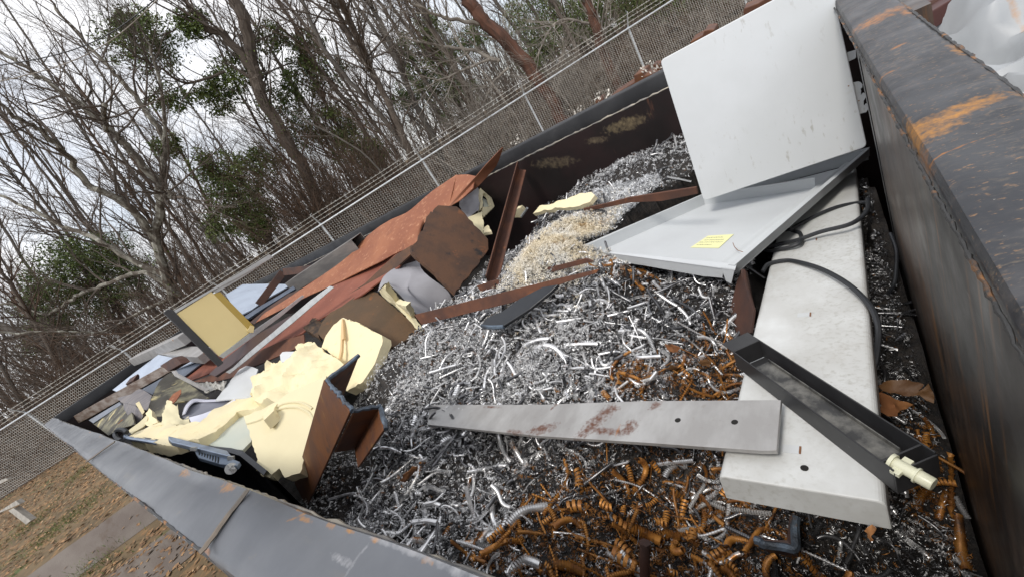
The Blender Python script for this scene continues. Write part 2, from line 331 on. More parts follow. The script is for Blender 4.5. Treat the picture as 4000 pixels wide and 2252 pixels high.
m_tarp = M('white_tarp', (.4, .42, .44), (.34, .36, .38), 2, rough=.45, org=(1.5, -1.5, -1.5), patches=[((.12, .05, .035), tp_(1370, 185), tp_(1540, 190) - tp_(1250, 170), (.3, .035, .3), 14), ((.16, .07, .04), tp_(1600, 228), tp_(1690, 230) - tp_(1530, 220), (.16, .02, .3), 14), ((.5, .24, .05), tp_(1740, 275), tp_(1790, 280) - tp_(1700, 270), (.09, .025, .3), 16), ((.5, .24, .05), tp_(1640, 320), tp_(1660, 290) - tp_(1610, 360), (.1, .012, .3), 16), ((.42, .2, .06), tp_(1860, 370), tp_(1930, 380) - tp_(1800, 360), (.12, .015, .3), 16)], spots=[((.42, .24, .1), 3.2, .655, .72, (1, 2.6, 1)), ((.1, .05, .04), 4, .72, .75, (.7, 2.5, 1))])
m_leafdry = M('dry_brown_leaf', (.3, .135, .05), (.22, .09, .035), 9, rough=.7, rnd_amt=.3)
m_cardb = M('wet_cardboard', (.16, .08, .03), (.11, .05, .02), 6, rough=.6)
m_post = M('galvanised_post', (.68, .72, .75), (.58, .62, .65), 9, rough=.45, metal=.35)
m_wire = M('galvanised_wire', (.82, .82, .78), (.7, .69, .64), 4, rough=.5, metal=.3)
m_weather = M('weathered_board', (.42, .4, .36), (.3, .28, .25), 9, rough=.8, stretch=(1, 5, 1))

# ------------------------------------------------------------------ the container (rim at z = 0, near corner at the origin)
WC, LC, RIM, ZG = 2.3, 7.43, .105, -1.5
cont = thing('scrap_container', 'long open black steel container heaped with metal shavings and scrap', 'container', (0, 0, ZG))
def smooth(a, b, t): t = min(1, max(0, (t - a)/(b - a))); return t*t*(3 - 2*t)
def rail_mesh(n_len, L0, L1, axis, inner_sign, dent=0, seams=(), base=0., h=.12, w=RIM, seed=0):
    """hollow-section top rail: profile swept along axis with real dents and weld seams. local: u across (0 inner -> w outer)"""
    prof = [(0, -h), (0, -.012), (.004, -.004), (.012, 0), (w*.3, .001), (w*.55, .001), (w*.8, .0005), (w - .014, 0), (w - .004, -.005), (w, -.014), (w, -h)]
    mb = MB(); m = len(prof); vs = []
    for i in range(n_len + 1):
        s = L0 + (L1 - L0)*i/n_len
        for j, (u, z) in enumerate(prof):
            d = 0
            if 2 < j < 9:
                d = dent*(nz3((s*1.0, u*3, 0), 1.6, seed))*smooth(0, .02, u) - dent*.5
                for q in seams: d += .004*math.exp(-((s - q)/.012)**2)
            e = dent*.8*nz3((s, 5, 0), 1.2, seed + 3) if j in (1, 2, 3) else 0
            uu = base + inner_sign*(u + e)
            vs.append((uu, s, z + d) if axis == 'y' else (s, uu, z + d))
    fs = [(i*m + j, i*m + j + 1, (i + 1)*m + j + 1, (i + 1)*m + j) for i in range(n_len) for j in range(m - 1)]
    fs += [(i*m + m - 1, i*m, (i + 1)*m, (i + 1)*m + m - 1) for i in range(n_len)]
    fs += [tuple(range(m)), tuple(range(n_len*m, n_len*m + m))]
    mb.add(vs, fs); return mb
obj('top_rail', rail_mesh(150, .0, LC + .09, 'y', -1, .011, (1.52, 2.45, 3.95, 5.1), 0, seed=1), m_railL, cont, True)
obj('top_rail', rail_mesh(90, -.105, WC + .1, 'x', -1, .003, (), 0, h=.03, w=RIM, seed=2), m_railR, cont, True)
obj('top_rail', rail_mesh(60, .0, LC + .09, 'y', 1, .002, (), WC + .012, h=.085, seed=4), m_railF, cont, True)
obj('top_rail', rail_mesh(30, 0.001, WC + .011, 'x', 1, .002, (), LC, w=.085, seed=5), m_railF, cont, True)
def wall(name, lo, hi, mat): b = MB(); b.aabb(lo, hi); return obj(name, b, mat, cont)
wall('side_wall', (-.05, 0, ZG + .15), (-.012, LC + .05, -.115), m_wallin)
wall('side_wall', (WC, -.15, ZG + .15), (WC + .05, LC + .05, -.083), m_wallin)
wall('end_wall', (-.01, -.1, ZG + .15), (1.42, -.008, -.032), m_wallR)
wall('end_wall', (1.422, -.15, ZG + .15), (WC - .002, -.11, -.032), m_wallR)
wall('end_wall', (-.01, LC + .003, ZG + .15), (WC - .002, LC + .04, -.115), m_wallin)
wall('end_post', (1.4205, -.104, ZG + .16), (1.46, -.006, -.034), m_railF)
wall('container_floor', (-.008, -.14, ZG + .12), (WC - .003, LC, ZG + .19), m_wallin)
b = MB()
for y in np.arange(.5, LC, .62): b.aabb((-.1, y, ZG + .15), (-.052, y + .09, -.125))
obj('side_rib', b, m_wallin, cont)
def weld(pts, r, n, amp):
    pts = [np.array(p) for p in pts]; q = []; rr = []
    for a, c in zip(pts[:-1], pts[1:]):
        for k in range(n): q.append(a + (c - a)*k/n + RNG.normal(0, amp, 3)); rr.append(r*rnd(.55, 1.35))
    b = MB(); b.tube(q, rr, 6); return b
obj('weld_bead', weld([(.0, .004, -.02), (2.2, .004, -.02)], .0022, 300, .0005), m_weld, cont, True)
obj('weld_bead', weld([(.0, -.004, -.031), (1.4, -.004, -.031)], .0045, 220, .0004), m_weld, cont, True)
obj('weld_bead', weld([(WC + .004, .1, -.083), (WC + .004, 7.3, -.083)], .006, 300, .0012), m_lip, cont, True)
obj('worn_edge', weld([(.0, -.1022, -.0085), (2.2, -.1022, -.0085)], .0035, 200, .0003), m_weld, cont, True)
obj('worn_edge', weld([(-.1022, .0, -.0125), (-.1022, 7.3, -.0125)], .003, 400, .0003), m_weld, cont, True)
obj('weld_bead', weld([(-.003, .0, -.016), (-.003, 7.3, -.016)], .0035, 400, .001), m_lip, cont, True)

for c_, (xa, ya), (xb, yb) in (('b1', (655, 578), (862, 428)), ('b1', (1512, 1258), (1858, 800))):
    p0, p1 = P(c_, xa, ya, z=.004), P(c_, xb, yb, z=.004); b = MB(); b.tube([p0 + (p1 - p0)*s_ + RNG.normal(0, .0008, 3) for s_ in np.linspace(-.02, 1.0, 14)], .0065, 5); b.v = [(v[0], v[1], .0035 + (v[2] - .004)*.5) for v in b.v]
    obj('seam', b, M('dark_seam', (.1, .085, .07), (.16, .13, .1), 20, rough=.6), cont, True)

# ------------------------------------------------------------------ ground
def ground_z(x, y):
    d = (x*.745 + y*.667)             # distance along the view
    return ZG + .0*d
m_ground = M('leafy_earth', (.105, .075, .04), (.15, .105, .055), 2.2, rough=.95, bump=.6, bscale=18,
             spots=[((.23, .135, .06), 7, .52, .62), ((.075, .1, .03), 1.3, .6, .7), ((.055, .04, .027), 3, .62, .75)])
b = MB(); b.add([(-300, -300, ZG), (300, -300, ZG), (300, 300, ZG), (-300, 300, ZG)], [(0, 1, 2, 3)])
tag(obj('ground', b, m_ground), None, None, kind='structure')
m_road = M('gravel_track', (.125, .1, .085), (.165, .14, .12), 1.2, rough=.95, bump=.5, bscale=40, stretch=(2, .5, 1),
           spots=[((.09, .06, .04), 1.6, .58, .7, (2, .35, 1)), ((.3, .27, .24), 25, .7, .78)])
def strip(name, mid, half, z, mat, seed):
    b = MB(); vs = []; m = len(mid)
    for i, p in enumerate(mid):
        a = mid[max(i - 1, 0)]; c = mid[min(i + 1, m - 1)]; d = unit(np.array(c) - np.array(a)); nrm = np.array([-d[1], d[0]])
        e1, e2 = half*(1 + .12*nz3((i*.7, 0, 0), 1, seed)), half*(1 + .12*nz3((i*.7, 9, 0), 1, seed))
        vs += [tuple(np.array(p) + nrm*e1) + (z,), tuple(np.array(p) - nrm*e2) + (z,)]
    b.add(vs, [(2*i, 2*i + 1, 2*i + 3, 2*i + 2) for i in range(m - 1)])
    return tag(obj(name, b, mat), None, None, kind='structure')
strip('road', [(-.54 - .82*t, 7.67 + .57*t) for t in np.arange(-3, 16, .4)], .62, ZG + .004, m_road, 1)
strip('road', [(-1.2 - .82*t, 6.2 + .57*t) for t in np.arange(-3, 16, .4)], .42, ZG + .008, m_road, 2)

def leaf_litter(n, f, sz):
    v = np.zeros((n*4, 3)); k = 0
    for i in range(n):
        x, y, z = f(); a = rnd(0, 6.28); L = rnd(.5, 1.2)*sz; wv = L*rnd(.35, .6); t = rnd(-.5, .5)
        d = np.array([math.cos(a), math.sin(a), rnd(-.25, .25)])*L; e = np.array([-math.sin(a), math.cos(a), t])*wv
        c = np.array([x, y, z]); v[k:k + 4] = [c - d, c + e*.8 + (0, 0, .006), c + d, c - e]; k += 4
    mb = MB(); mb.v = [tuple(p) for p in v]; mb.f = [(i, i + 1, i + 2, i + 3) for i in range(0, n*4, 4)]
    return mb
m_litter = M('leaf_litter', (.33, .19, .09), (.15, .085, .045), 11, .42, .58, rough=.8, spots=[((.46, .34, .2), 14, .58, .64)])
def litter_pos():
    while True:
        t = rnd(-3, 15); o = rnd(-5.5, 7.5); x = -.54 - .7*t + .68*o; y = 7.67 + .72*t + .68*o
        if -8 < x < .6 and y > 4 and (abs(o + .05) > .62 or random.random() < .03): return x, y, ZG + .012
tag(obj('leaf_litter', leaf_litter(22000, litter_pos, .036), m_litter), 'brown fallen leaves carpeting the bank beside the track', 'leaves', kind='stuff')
m_grassy = M('short_green_grass', (.07, .13, .02), (.12, .15, .04), 4, rough=.8)
b = MB()
for i in range(3500):
    cx0, cy0 = [(-.6, 10.2), (-1.3, 12.3), (-.95, 7.0), (-2.2, 11), (-.35, 13.6), (-1.1, 8.95 + 1.4)][i % 6]
    x, y = cx0 + RNG.normal(0, .22), cy0 + RNG.normal(0, .3); hh = rnd(.02, .06); a = rnd(0, 6.28)
    b.add([(x, y, ZG), (x + .006*math.cos(a), y + .006*math.sin(a), ZG), (x + rnd(-.03, .03), y + rnd(-.03, .03), ZG + hh)], [(0, 1, 2)])
tag(obj('grass_tufts', b, m_grassy), 'sparse green grass tufts among the leaves', 'grass', kind='stuff')

# ------------------------------------------------------------------ chain link fence
F0 = np.array([-.152, 17.066]); FS = np.array([2.03726, -2.2698]); FD = unit(FS); FZ = .05; FB = ZG + .02
fa, fb = -3, 9
fence = thing('chain_link_fence', 'galvanised chain link fence with barbed wire on angled arms before the trees', 'fence', (F0[0], F0[1], ZG))
FN = np.array([FD[1], -FD[0]]);  FN = FN if FN @ np.array([ca, sa]) > 0 else -FN          # away from the camera
def fp(k, z, o=0.): p = F0 + FS*k + FN*o; return np.array([p[0], p[1], z])
b = MB(); b.tube([fp(fa, FZ), fp(fb, FZ)], .021, 8); obj('top_rail', b, m_post, fence, True)
for k in range(fa, fb + 1):
    b = MB(); b.tube([fp(k, ZG - .05, .04), fp(k, FZ + .02, .04)], .026, 8); b.tube([fp(k, FZ - .02, .04), fp(k, FZ + .03, .04)], .034, 8)
    obj('post', b, m_post, fence, True)
    b = MB(); b.tube([fp(k, FZ + .02, .04), fp(k, FZ + .33, -.16) if k < 5 else fp(k, FZ + .33, -.2)], [.022, .012], 6); obj('post_arm', b, m_post, fence, True)
for j, (zz, oo) in enumerate(((.11, -.02), (.2, -.08), (.29, -.14))):
    b = MB(); ln = (fb - fa)*3.05; nb = int(ln/.13)
    for s_ in (0, 1):
        pts = [fp(fa + (fb - fa)*i/(60), FZ + zz - .012*math.sin(math.pi*((i*(fb - fa)/60) % 1)) + s_*.004, oo) for i in range(61)]
        b.tube(pts, .0022, 3)
    for i in range(nb):
        p = fp(fa + (fb - fa)*i/nb, FZ + zz, oo); q = np.array([FD[0]*.012, FD[1]*.012, .022])
        b.tube([p - q, p + q], .0022, 3); q[2] *= -1; b.tube([p - q, p + q], .0022, 3)
    obj('barbed_wire', b, m_wire, fence)
pitch = .064; nz_ = int((FZ - FB)/(pitch/2)); nx = int((fb - fa)*3.05/pitch)
V = []; Fc = []; rw = .0042
off3 = [np.array([FD[0]*math.cos(a)*rw, FD[1]*math.cos(a)*rw, 0]) + np.array([FN[0], FN[1], 0])*math.sin(a)*rw for a in (0, 2.09, 4.19)]
for i in range(nx):
    o = len(V); x0 = i*pitch; wob = RNG.normal(0, .002)
    for j in range(nz_ + 1):
        z = FZ + .03 - j*pitch/2; x = x0 + (pitch*.52 if j % 2 else -.02*pitch) + wob
        p0 = F0 + FS*fa + FD*x + FN*(.028 + .004*(j % 2) + .012*math.sin(i*.03)*math.sin(j*.12))
        for q in off3: V.append((p0[0] + q[0], p0[1] + q[1], z + q[2]))
    for j in range(nz_):
        for k in range(3):
            Fc.append((o + j*3 + k, o + j*3 + (k + 1) % 3, o + j*3 + 3 + (k + 1) % 3, o + j*3 + 3 + k))
b = MB(); b.v = V; b.f = Fc; obj('chain_link_mesh', b, m_wire, fence)

# ------------------------------------------------------------------ heap of shavings: height field
MND = P('D', 1390, 640, z=-.36)[:2]
HC = np.array([(2.25, .02, -.85), (1.2, .0, -.8), (.9, 0, -.9), (.67, 0, -1.0), (.3, 0, -1.0), (.1, .2, -.95), (.05, .6, -.66), (.02, 1.1, -.56), (.03, 1.5, -.66), (.05, 1.8, -.7), (.28, 1.4, -.56), (.3, 1.65, -.66), (.8, 1.9, -.42), (1.2, 1.75, -.44), (1.0, 1.65, -.42), (.62, 1.6, -.47), (.5, 1.95, -.62), (1.3, .62, -.57), (1.1, .6, -.57), (1.45, .55, -.57),
    (.1, 2.2, -.7), (.5, .5, -.78), (.45, .9, -.62), (.8, .65, -.58), (.62, 1.35, -.52), (.75, 1.0, -.5), (1.0, 1.4, -.45), (1.2, .86, -.44), (1.45, .92, -.46), (1.3, 1.25, -.4), (1.6, 1.25, -.36),
    (1.7, .8, -.4), (2.25, .7, -.34), (2.25, 1.0, -.33), (2.25, 1.25, -.36), (2.25, 1.55, -.42), (1.8, 1.6, -.5), (2.2, 1.9, -.7), (1.3, .5, -.52), (1.5, .35, -.62), (1.0, .35, -.66), (.7, .3, -.78),
    (.4, 2.3, -.66), (1.5, 2.3, -.72), (1.0, 2.3, -.6), (.5, 3, -.6), (1.5, 3, -.7), (2.1, 3, -.75), (.4, 5, -.65), (1.2, 5, -.55), (2.1, 5, -.6), (.4, 7.2, -.6), (1.8, 7.2, -.5)])
_T0, _T1 = P('c7', 500, 425, z=-.405), P('c7', 1660, 556, z=-.475); _u = unit(_T1 - _T0); _v = P('D', 2185, 372, z=-.64) - _T1; _v = unit(_v - _u*(_v @ _u)); _n = np.cross(_u, _v); _n = _n if _n[2] > 0 else -_n
_lu = float((_T1 - _T0) @ _u)
def undertray(x, y, z):
    zz = _T0[2] - (_n[0]*(x - _T0[0]) + _n[1]*(y - _T0[1]))/_n[2]; p = np.array([x, y, zz]) - _T0; a, b_ = p @ _u, p @ _v
    z = min(z, zz - .1) if -.01 + .3*b_ < a < _lu + .02 and 0 < b_ < 1.15 else z
    w_ = np.array([x - _S2[0], y - _S2[1]]); a, b_ = w_ @ _sd, w_ @ _sn
    return min(z, _S2[2] - .115 + a*_ss) if -.02 < a < 1.7 and -.02 < b_ < .30 else z
_S2 = P('D', 2229, 1262, z=-.50); _sr = ray('D', 2109, -50); _ss = _sr[2]/np.hypot(_sr[0], _sr[1]); _sd = unit(_sr[:2]); _sn = np.array([-_sd[1], _sd[0]])
def hz(x, y): return undertray(x, y, hz0(x, y) + .1*math.exp(-((x - MND[0])**2 + (y - MND[1])**2)/.045) + .05*math.exp(-((x - 1.95)**2 + (y - .95)**2)/.06))
def hz0(x, y):
    d2 = (HC[:, 0] - x)**2 + (HC[:, 1] - y)**2 + .004; w = 1/d2**1.7
    return float((w*HC[:, 2]).sum()/w.sum()) + .022*noise.noise(Vector((x*7, y*7, 3))) + .012*noise.noise(Vector((x*19, y*19, 1)))
def onheap(c, x, y):
    r = ray(c, x, y); t = .3
    while t < 9:
        p = CAM + r*t
        if p[2] < hz(p[0], p[1]): return p
        t += .01
    return CAM + r*1.5
nxh, nyh = 115, 180
b = MB(); ys = np.concatenate([np.linspace(.0, 2.6, 130), np.linspace(2.65, LC - .01, 51)])
for yy in ys:
    for i in range(nxh + 1):
        xx = .0 + (WC - .004)*i/nxh; b.v.append((xx, yy, hz(xx, yy) - .012))
b.f = [(j*(nxh + 1) + i, j*(nxh + 1) + i + 1, (j + 1)*(nxh + 1) + i + 1, (j + 1)*(nxh + 1) + i) for j in range(len(ys) - 1) for i in range(nxh)]
m_heap = M('gap_dark_fines', (.012, .011, .011), (.03, .024, .02), 60, rough=.6, bump=1, bscale=160, metal=.2)  # black of the crevices between curls is put into this base colour
tag(obj('shavings_heap', b, m_heap, None, True), 'fines coloured dark for shade in the gaps under the curled shavings', 'metal fines', kind='stuff')

# ------------------------------------------------------------------ metal shavings
def coil(turns, r, pitch, bend=0., wid=.95, flare=.8, seg=9, wob=0, seed=0, tap=0.):
    rg = np.random.default_rng(seed); n = int(turns*seg); L = turns*pitch
    s = np.linspace(0, L, n + 1); th = np.linspace(0, 2*math.pi*turns, n + 1)
    k = bend/L if L else 0
    ph = k*s + (wob*np.sin(s/L*rg.uniform(3, 7) + rg.uniform(0, 6)) if wob else 0)
    tx, ty = np.cos(ph), np.sin(ph); ds = L/n
    cx_ = np.cumsum(tx)*ds; cy_ = np.cumsum(ty)*ds; cx_ -= cx_.mean(); cy_ -= cy_.mean()
    Nv = np.stack([-ty, tx, 0*tx], 1); T = np.stack([tx, ty, 0*tx], 1); Bv = np.array([0, 0, 1.]); c = np.stack([cx_, cy_, 0*cx_], 1)
    rr = r*(1 + tap*(s/L - .5)); rad = (np.cos(th)[:, None]*Nv + np.sin(th)[:, None]*Bv)*rr[:, None]
    a = c + rad - T*(pitch*wid*.5); d = c + rad*flare + T*(pitch*wid*.5)
    v = np.empty((2*(n + 1), 3)); v[0::2] = a; v[1::2] = d
    f = np.stack([np.arange(0, 2*n, 2), np.arange(1, 2*n, 2), np.arange(3, 2*n + 2, 2), np.arange(2, 2*n + 2, 2)], 1)
    return v, f
def randrot(flat=1.0, normal=(0, 0, 1)):
    """random heading with the coil's long axis lying close to the surface"""
    a = rnd(0, 2*math.pi); tilt = random.gauss(0, .28*flat); roll = rnd(0, 2*math.pi)
    R = Matrix.Rotation(a, 3, 'Z') @ Matrix.Rotation(tilt, 3, 'Y') @ Matrix.Rotation(roll*(.25 if flat < .9 else .12), 3, 'X')
    q = Vector((0, 0, 1)).rotation_difference(Vector(normal)).to_matrix()
    return q @ R
def hnormal(x, y):
    e = .03; return Vector((-(hz(x + e, y) - hz(x - e, y))/(2*e), -(hz(x, y + e) - hz(x, y - e))/(2*e), 1)).normalized()
def mk(name, tint, rough, metal, spots=(), **k): return M(name, tint[0], tint[1], k.get('scale', 30), rough=rough, metal=metal, spots=spots, rnd_amt=k.get('ra', .15))
m_sil = mk('bright_steel_turning', ((.9, .9, .9), (.7, .7, .71)), .34, .72)
m_drk = mk('oily_steel_turning', ((.12, .12, .125), (.26, .26, .27)), .3, .85, scale=18)
m_rst = mk('rusty_turning', ((.5, .22, .045), (.26, .1, .024)), .5, .25, scale=30, ra=.3, spots=[((.09, .045, .022), 25, .58, .68), ((.5, .42, .34), 40, .68, .74)])
m_fine = M('dull_steel_fines', (.62, .62, .62), (.8, .8, .8), 40, rough=.45, metal=.4)
m_half = mk('part_rusted_turning', ((.74, .73, .71), (.6, .6, .6)), .36, .55, spots=[((.42, .17, .035), 12, .5, .58)])
m_bei = M('stained_aluminium_wool', (.78, .69, .52), (.86, .83, .76), 9, rough=.55, metal=.25, spots=[((.45, .27, .09), 8, .58, .68)])
m_wool = M('aluminium_wool', (.88, .89, .9), (.74, .75, .77), 12, rough=.4, metal=.6)
def inst_mesh(temps, places):
    """merge many placed copies of small templates into one mesh: places = [(template, Matrix3, scale, loc)]"""
    nv = sum(len(temps[p[0]][0]) for p in places); nf = sum(len(temps[p[0]][1]) for p in places)
    V = np.empty((nv, 3)); Fq = np.empty((nf, 4), dtype=np.int64); a = c = 0
    for t, R, s, l in places:
        v, f = temps[t]; V[a:a + len(v)] = (v @ np.array(R).T)*s + l; Fq[c:c + len(f)] = f + a; a += len(v); c += len(f)
    me = bpy.data.meshes.new('turnings'); me.vertices.add(nv); me.vertices.foreach_set('co', V.astype('f').ravel())
    me.loops.add(nf*4); me.loops.foreach_set('vertex_index', Fq.astype('i').ravel())
    me.polygons.add(nf); me.polygons.foreach_set('loop_start', np.arange(0, nf*4, 4, dtype='i')); me.polygons.foreach_set('use_smooth', [True]*nf)
    me.update(calc_edges=True); return me
# zones, each centred where the photo shows it: (crop, x, y, radius m)
def blob(lst): return [(onheap('D', x, y)[:2], r) for x, y, r in lst]
RZ = blob([(1600, 1400, .2), (1400, 1400, .17), (1720, 1330, .2), (1750, 985, .1), (1600, 960, .07), (1500, 1340, .1), (1590, 690, .07), (1860, 1330, .14), (1250, 1420, .06), (1810, 930, .09), (2420, 1280, .1), (2330, 1150, .1), (1850, 1430, .12)])
BZ = blob([(1380, 620, .2), (1300, 600, .16), (1460, 590, .16), (1350, 560, .13), (1330, 670, .1), (1270, 560, .1)])
WZ = blob([(1580, 540, .16), (1600, 430, .26), (1500, 470, .2), (1700, 400, .2)])
DZ = blob([(1650, 1180, .13), (1350, 1200, .1), (1000, 1180, .12), (1850, 1380, .12), (1700, 800, .17), (1600, 750, .1), (1500, 1230, .1), (1650, 1230, .11), (2250, 850, .25), (2300, 600, .4), (2050, 1400, .2), (850, 1250, .12), (2200, 1400, .16)])  # dark curls: oily metal, plus the black of shaded gaps put into colour
GZ = blob([(1000, 880, .16), (1080, 930, .12), (1320, 950, .13), (950, 940, .1), (1400, 880, .08), (1150, 860, .1)])
def zw(z, x, y): return max([0] + [math.exp(-((x - c[0])**2 + (y - c[1])**2)/(r*r)) for c, r in z])
SM = [coil(rnd(2, 5), rnd(.0018, .0034), rnd(.0016, .0036), rnd(0, 2.6), .8, .8, 5, .4, i) for i in range(14)]
SM += [coil(rnd(1.5, 4), rnd(.0025, .0055), rnd(.0025, .007), rnd(0, 2.8), .24, .95, 7, .6, 50 + i) for i in range(12)]
SM += [coil(rnd(.7, 2), rnd(.004, .010), rnd(.003, .012), rnd(0, 2), .16, .95, 8, .6, 90 + i) for i in range(12)]
SM += [coil(rnd(10, 34), rnd(.004, .0064), rnd(.0042, .0052), rnd(.1, 2.4), .84, .74, 9, .35, 700 + i) for i in range(12)]
SM += [coil(rnd(10, 20), rnd(.002, .003), rnd(.0046, .006), rnd(0, .7), 1.0, .35, 5, .1, 740 + i) for i in range(6)]
SM += [coil(rnd(3, 6), rnd(.006, .009), rnd(.006, .008), rnd(0, .8), .6, .95, 12, .2, 760 + i, rnd(-.5, .5)) for i in range(6)]
groups = {'fine': [], 'sil': [], 'drk': [], 'rst': [], 'bei': [], 'wool': []}
def scatter(n, xr, yr, smin, smax, dens=lambda x, y: 1):
    k = 0
    while k < n:
        x, y = rnd(*xr), rnd(*yr)
        if random.random() > dens(x, y): continue
        k += 1
        rz, bz, wz, dz = zw(RZ, x, y), zw(BZ, x, y), zw(WZ, x, y), zw(DZ, x, y)
        u = random.random()
        if u < bz*.95: g = 'bei'
        elif random.random() < wz*.9: g = 'wool'
        elif random.random() < rz*.8 + .03: g = 'rst' if random.random() < .72 else 'drk'
        elif random.random() < .45*zw(GZ, x, y) + .3: g = 'fine' if random.random() > dz*.6 else 'drk'
        elif random.random() < .5 + dz*.45: g = 'drk'
        else: g = 'sil'
        ti = random.randrange(14) if (g in ('sil', 'drk', 'fine') and random.random() < .3) else random.randrange(14, 38)
        lift = .012 if g == 'bei' else .0
        groups[g].append((ti, randrot(2.2), rnd(smin, smax), np.array([x, y, hz(x, y) + rnd(-.012, .016) + lift])))
scatter(34000, (.02, 1.5), (.02, 1.75), .55, 1.2); scatter(17000, (.02, 1.05), (.02, 1.15), .45, .95); scatter(9000, (.45, 1.3), (.7, 1.8), .5, 1.1)
scatter(22000, (.02, 2.27), (.02, 2.25), .6, 1.3, lambda x, y: 1 if (x > 1.3 or y > 1.3) else .15)
def scatter_mid(n, xr, yr):
    k = 0
    while k < n:
        x, y = rnd(*xr), rnd(*yr); rz, bz, wz, dz = zw(RZ, x, y), zw(BZ, x, y), zw(WZ, x, y), zw(DZ, x, y)
        if random.random() < max(bz, wz, zw(GZ, x, y)*.8)*.9 + dz*.4: continue
        k += 1; g = 'rst' if random.random() < rz*.85 else ('drk' if random.random() < .42 + dz*.45 else 'sil')
        groups[g].append((random.randrange(38, 62), randrot(1.3, hnormal(x, y)), rnd(.6, 1.12), np.array([x, y, hz(x, y) + rnd(-.004, .016)])))
scatter_mid(1500, (.02, 1.35), (.02, 1.75)); scatter_mid(420, (1.0, 2.2), (.5, 2.0))
scatter(15000, (1.1, 1.95), (.75, 1.75), .7, 1.4, lambda x, y: max(.02, zw(BZ, x, y), zw(WZ, x, y)*.7))
LB = {'fine': ('matted dull grey fine shavings over the middle of the heap', m_fine), 'sil': ('bright curled steel shavings covering the heap', m_sil), 'drk': ('dark oily curled shavings, also standing for black gaps between the bright ones', m_drk), 'rst': ('orange rusted fine shavings in patches of the heap', m_rst),
      'bei': ('beige stained fluffy aluminium shavings mounded before the far wall', m_bei), 'wool': ('fine silver aluminium wool near the far wall', m_wool)}
for g, pl in groups.items():
    tag(finish({'sil': 'steel_shavings', 'drk': 'oily_shavings', 'rst': 'rusty_shavings', 'bei': 'fluffy_shavings', 'fine': 'matted_shavings', 'wool': 'aluminium_wool'}[g], inst_mesh(SM, pl), LB[g][1]), LB[g][0], 'shavings', kind='stuff')

# the large turnings, one object each
def tm(v, f, mat):
    me = bpy.data.meshes.new('turning'); me.from_pydata([tuple(p) for p in v], [], [tuple(map(int, q)) for q in f]); me.polygons.foreach_set('use_smooth', [True]*len(me.polygons)); me.materials.append(mat); me.update(); return me
TUBE = [coil(rnd(13, 30), rnd(.0048, .0072), rnd(.0042, .0054), rnd(.1, 2.6), .86, .74, 12, .35, 200 + i) for i in range(9)]
TWIST = [coil(rnd(12, 24), rnd(.0022, .0034), rnd(.0048, .0066), rnd(0, .7), 1.0, .35, 5, .1, 300 + i) for i in range(6)]
LOOSE = [coil(rnd(3, 7), rnd(.007, .0105), rnd(.006, .009), rnd(0, .8), .62, .95, 14, .2, 400 + i, rnd(-.5, .5)) for i in range(7)]
HAIR = [coil(rnd(2, 5), rnd(.009, .016), rnd(.006, .018), rnd(0, 2), .13, .98, 14, .5, 500 + i) for i in range(5)]
KINDS = {('tube', 'sil'): ('coiled_turning', 'bright tightly coiled tubular steel turning lying loose on the heap', 'tight bright steel coils'),
 ('tube', 'drk'): ('coiled_turning', 'dark oily tightly coiled steel turning lying on the heap', 'tight dark steel coils'),
 ('tube', 'half'): ('coiled_turning', 'tightly coiled steel turning partly turned orange by rust', 'half rusted coils'),
 ('tube', 'rst'): ('coiled_turning', 'tightly coiled turning rusted orange brown all over', 'tight rusty coils'),
 ('twist', 'sil'): ('twisted_turning', 'thin straight drill turning twisted like bright rope', 'thin bright twists'),
 ('twist', 'rst'): ('twisted_turning', 'thin straight drill turning twisted like rusty rope', 'thin rusty twists'),
 ('loose', 'sil'): ('ribbon_turning', 'short wide bright ribbon curl with open turns', 'open bright curls'),
 ('loose', 'rst'): ('ribbon_turning', 'short wide rusty ribbon curl with open turns', 'open rusty curls'),
 ('hair', 'sil'): ('wire_turning', 'thin wiry bright curl sticking up from the heap', 'wiry bright curls')}
MM = {'sil': m_sil, 'drk': m_drk, 'rst': m_rst, 'half': m_half}
SRC = {}
for (kind, mt) in KINDS:
    SRC[(kind, mt)] = [tm(v, f, MM[mt]) for v, f in {'tube': TUBE, 'twist': TWIST, 'loose': LOOSE, 'hair': HAIR}[kind]]
proto = {}
def put(kind, mt, x, y, s=1, dz=0., flat=1., mesh_i=None, R=None, label=None):
    nm, lb, gp = KINDS[(kind, mt)]
    key = (kind, mt, mesh_i if mesh_i is not None else random.randrange(len(SRC[(kind, mt)])))
    if key not in proto:
        o = bpy.data.objects.new(nm, SRC[(kind, mt)][key[2]]); proto[key] = o
    else: o = proto[key].copy()
    SC.collection.objects.link(o)
    R = R or randrot(flat, hnormal(x, y)); z = hz(x, y) + dz
    o.matrix_world = Matrix.Translation((x, y, z)) @ R.to_4x4() @ Matrix.Scale(s, 4)
    tag(o, label or lb, 'metal turning', gp); return o
def fill(n, mk_, xr, yr, wf, s0, s1, dz):
    k = 0; tries = 0
    while k < n and tries < 40000:
        tries += 1; x, y = rnd(*xr), rnd(*yr)
        if random.random() < wf(x, y):
            put(*mk_, x, y, rnd(s0, s1), dz + rnd(-.002, .006)); k += 1
cl = lambda x, y: max(0, 1 - zw(RZ, x, y) - zw(BZ, x, y)*1.5 - zw(WZ, x, y))
near = lambda x, y: 1 if (x + y*.9) < 1.75 else .4
fill(46, ('tube', 'sil'), (.06, 1.35), (.1, 1.55), lambda x, y: cl(x, y)*near(x, y), .8, 1.4, .01)
fill(26, ('tube', 'drk'), (.06, 1.3), (.05, 1.5), lambda x, y: .3 + zw(DZ, x, y), .8, 1.3, .006)
fill(20, ('tube', 'half'), (.06, 1.3), (.05, 1.4), lambda x, y: .2 + zw(RZ, x, y), .8, 1.3, .01)
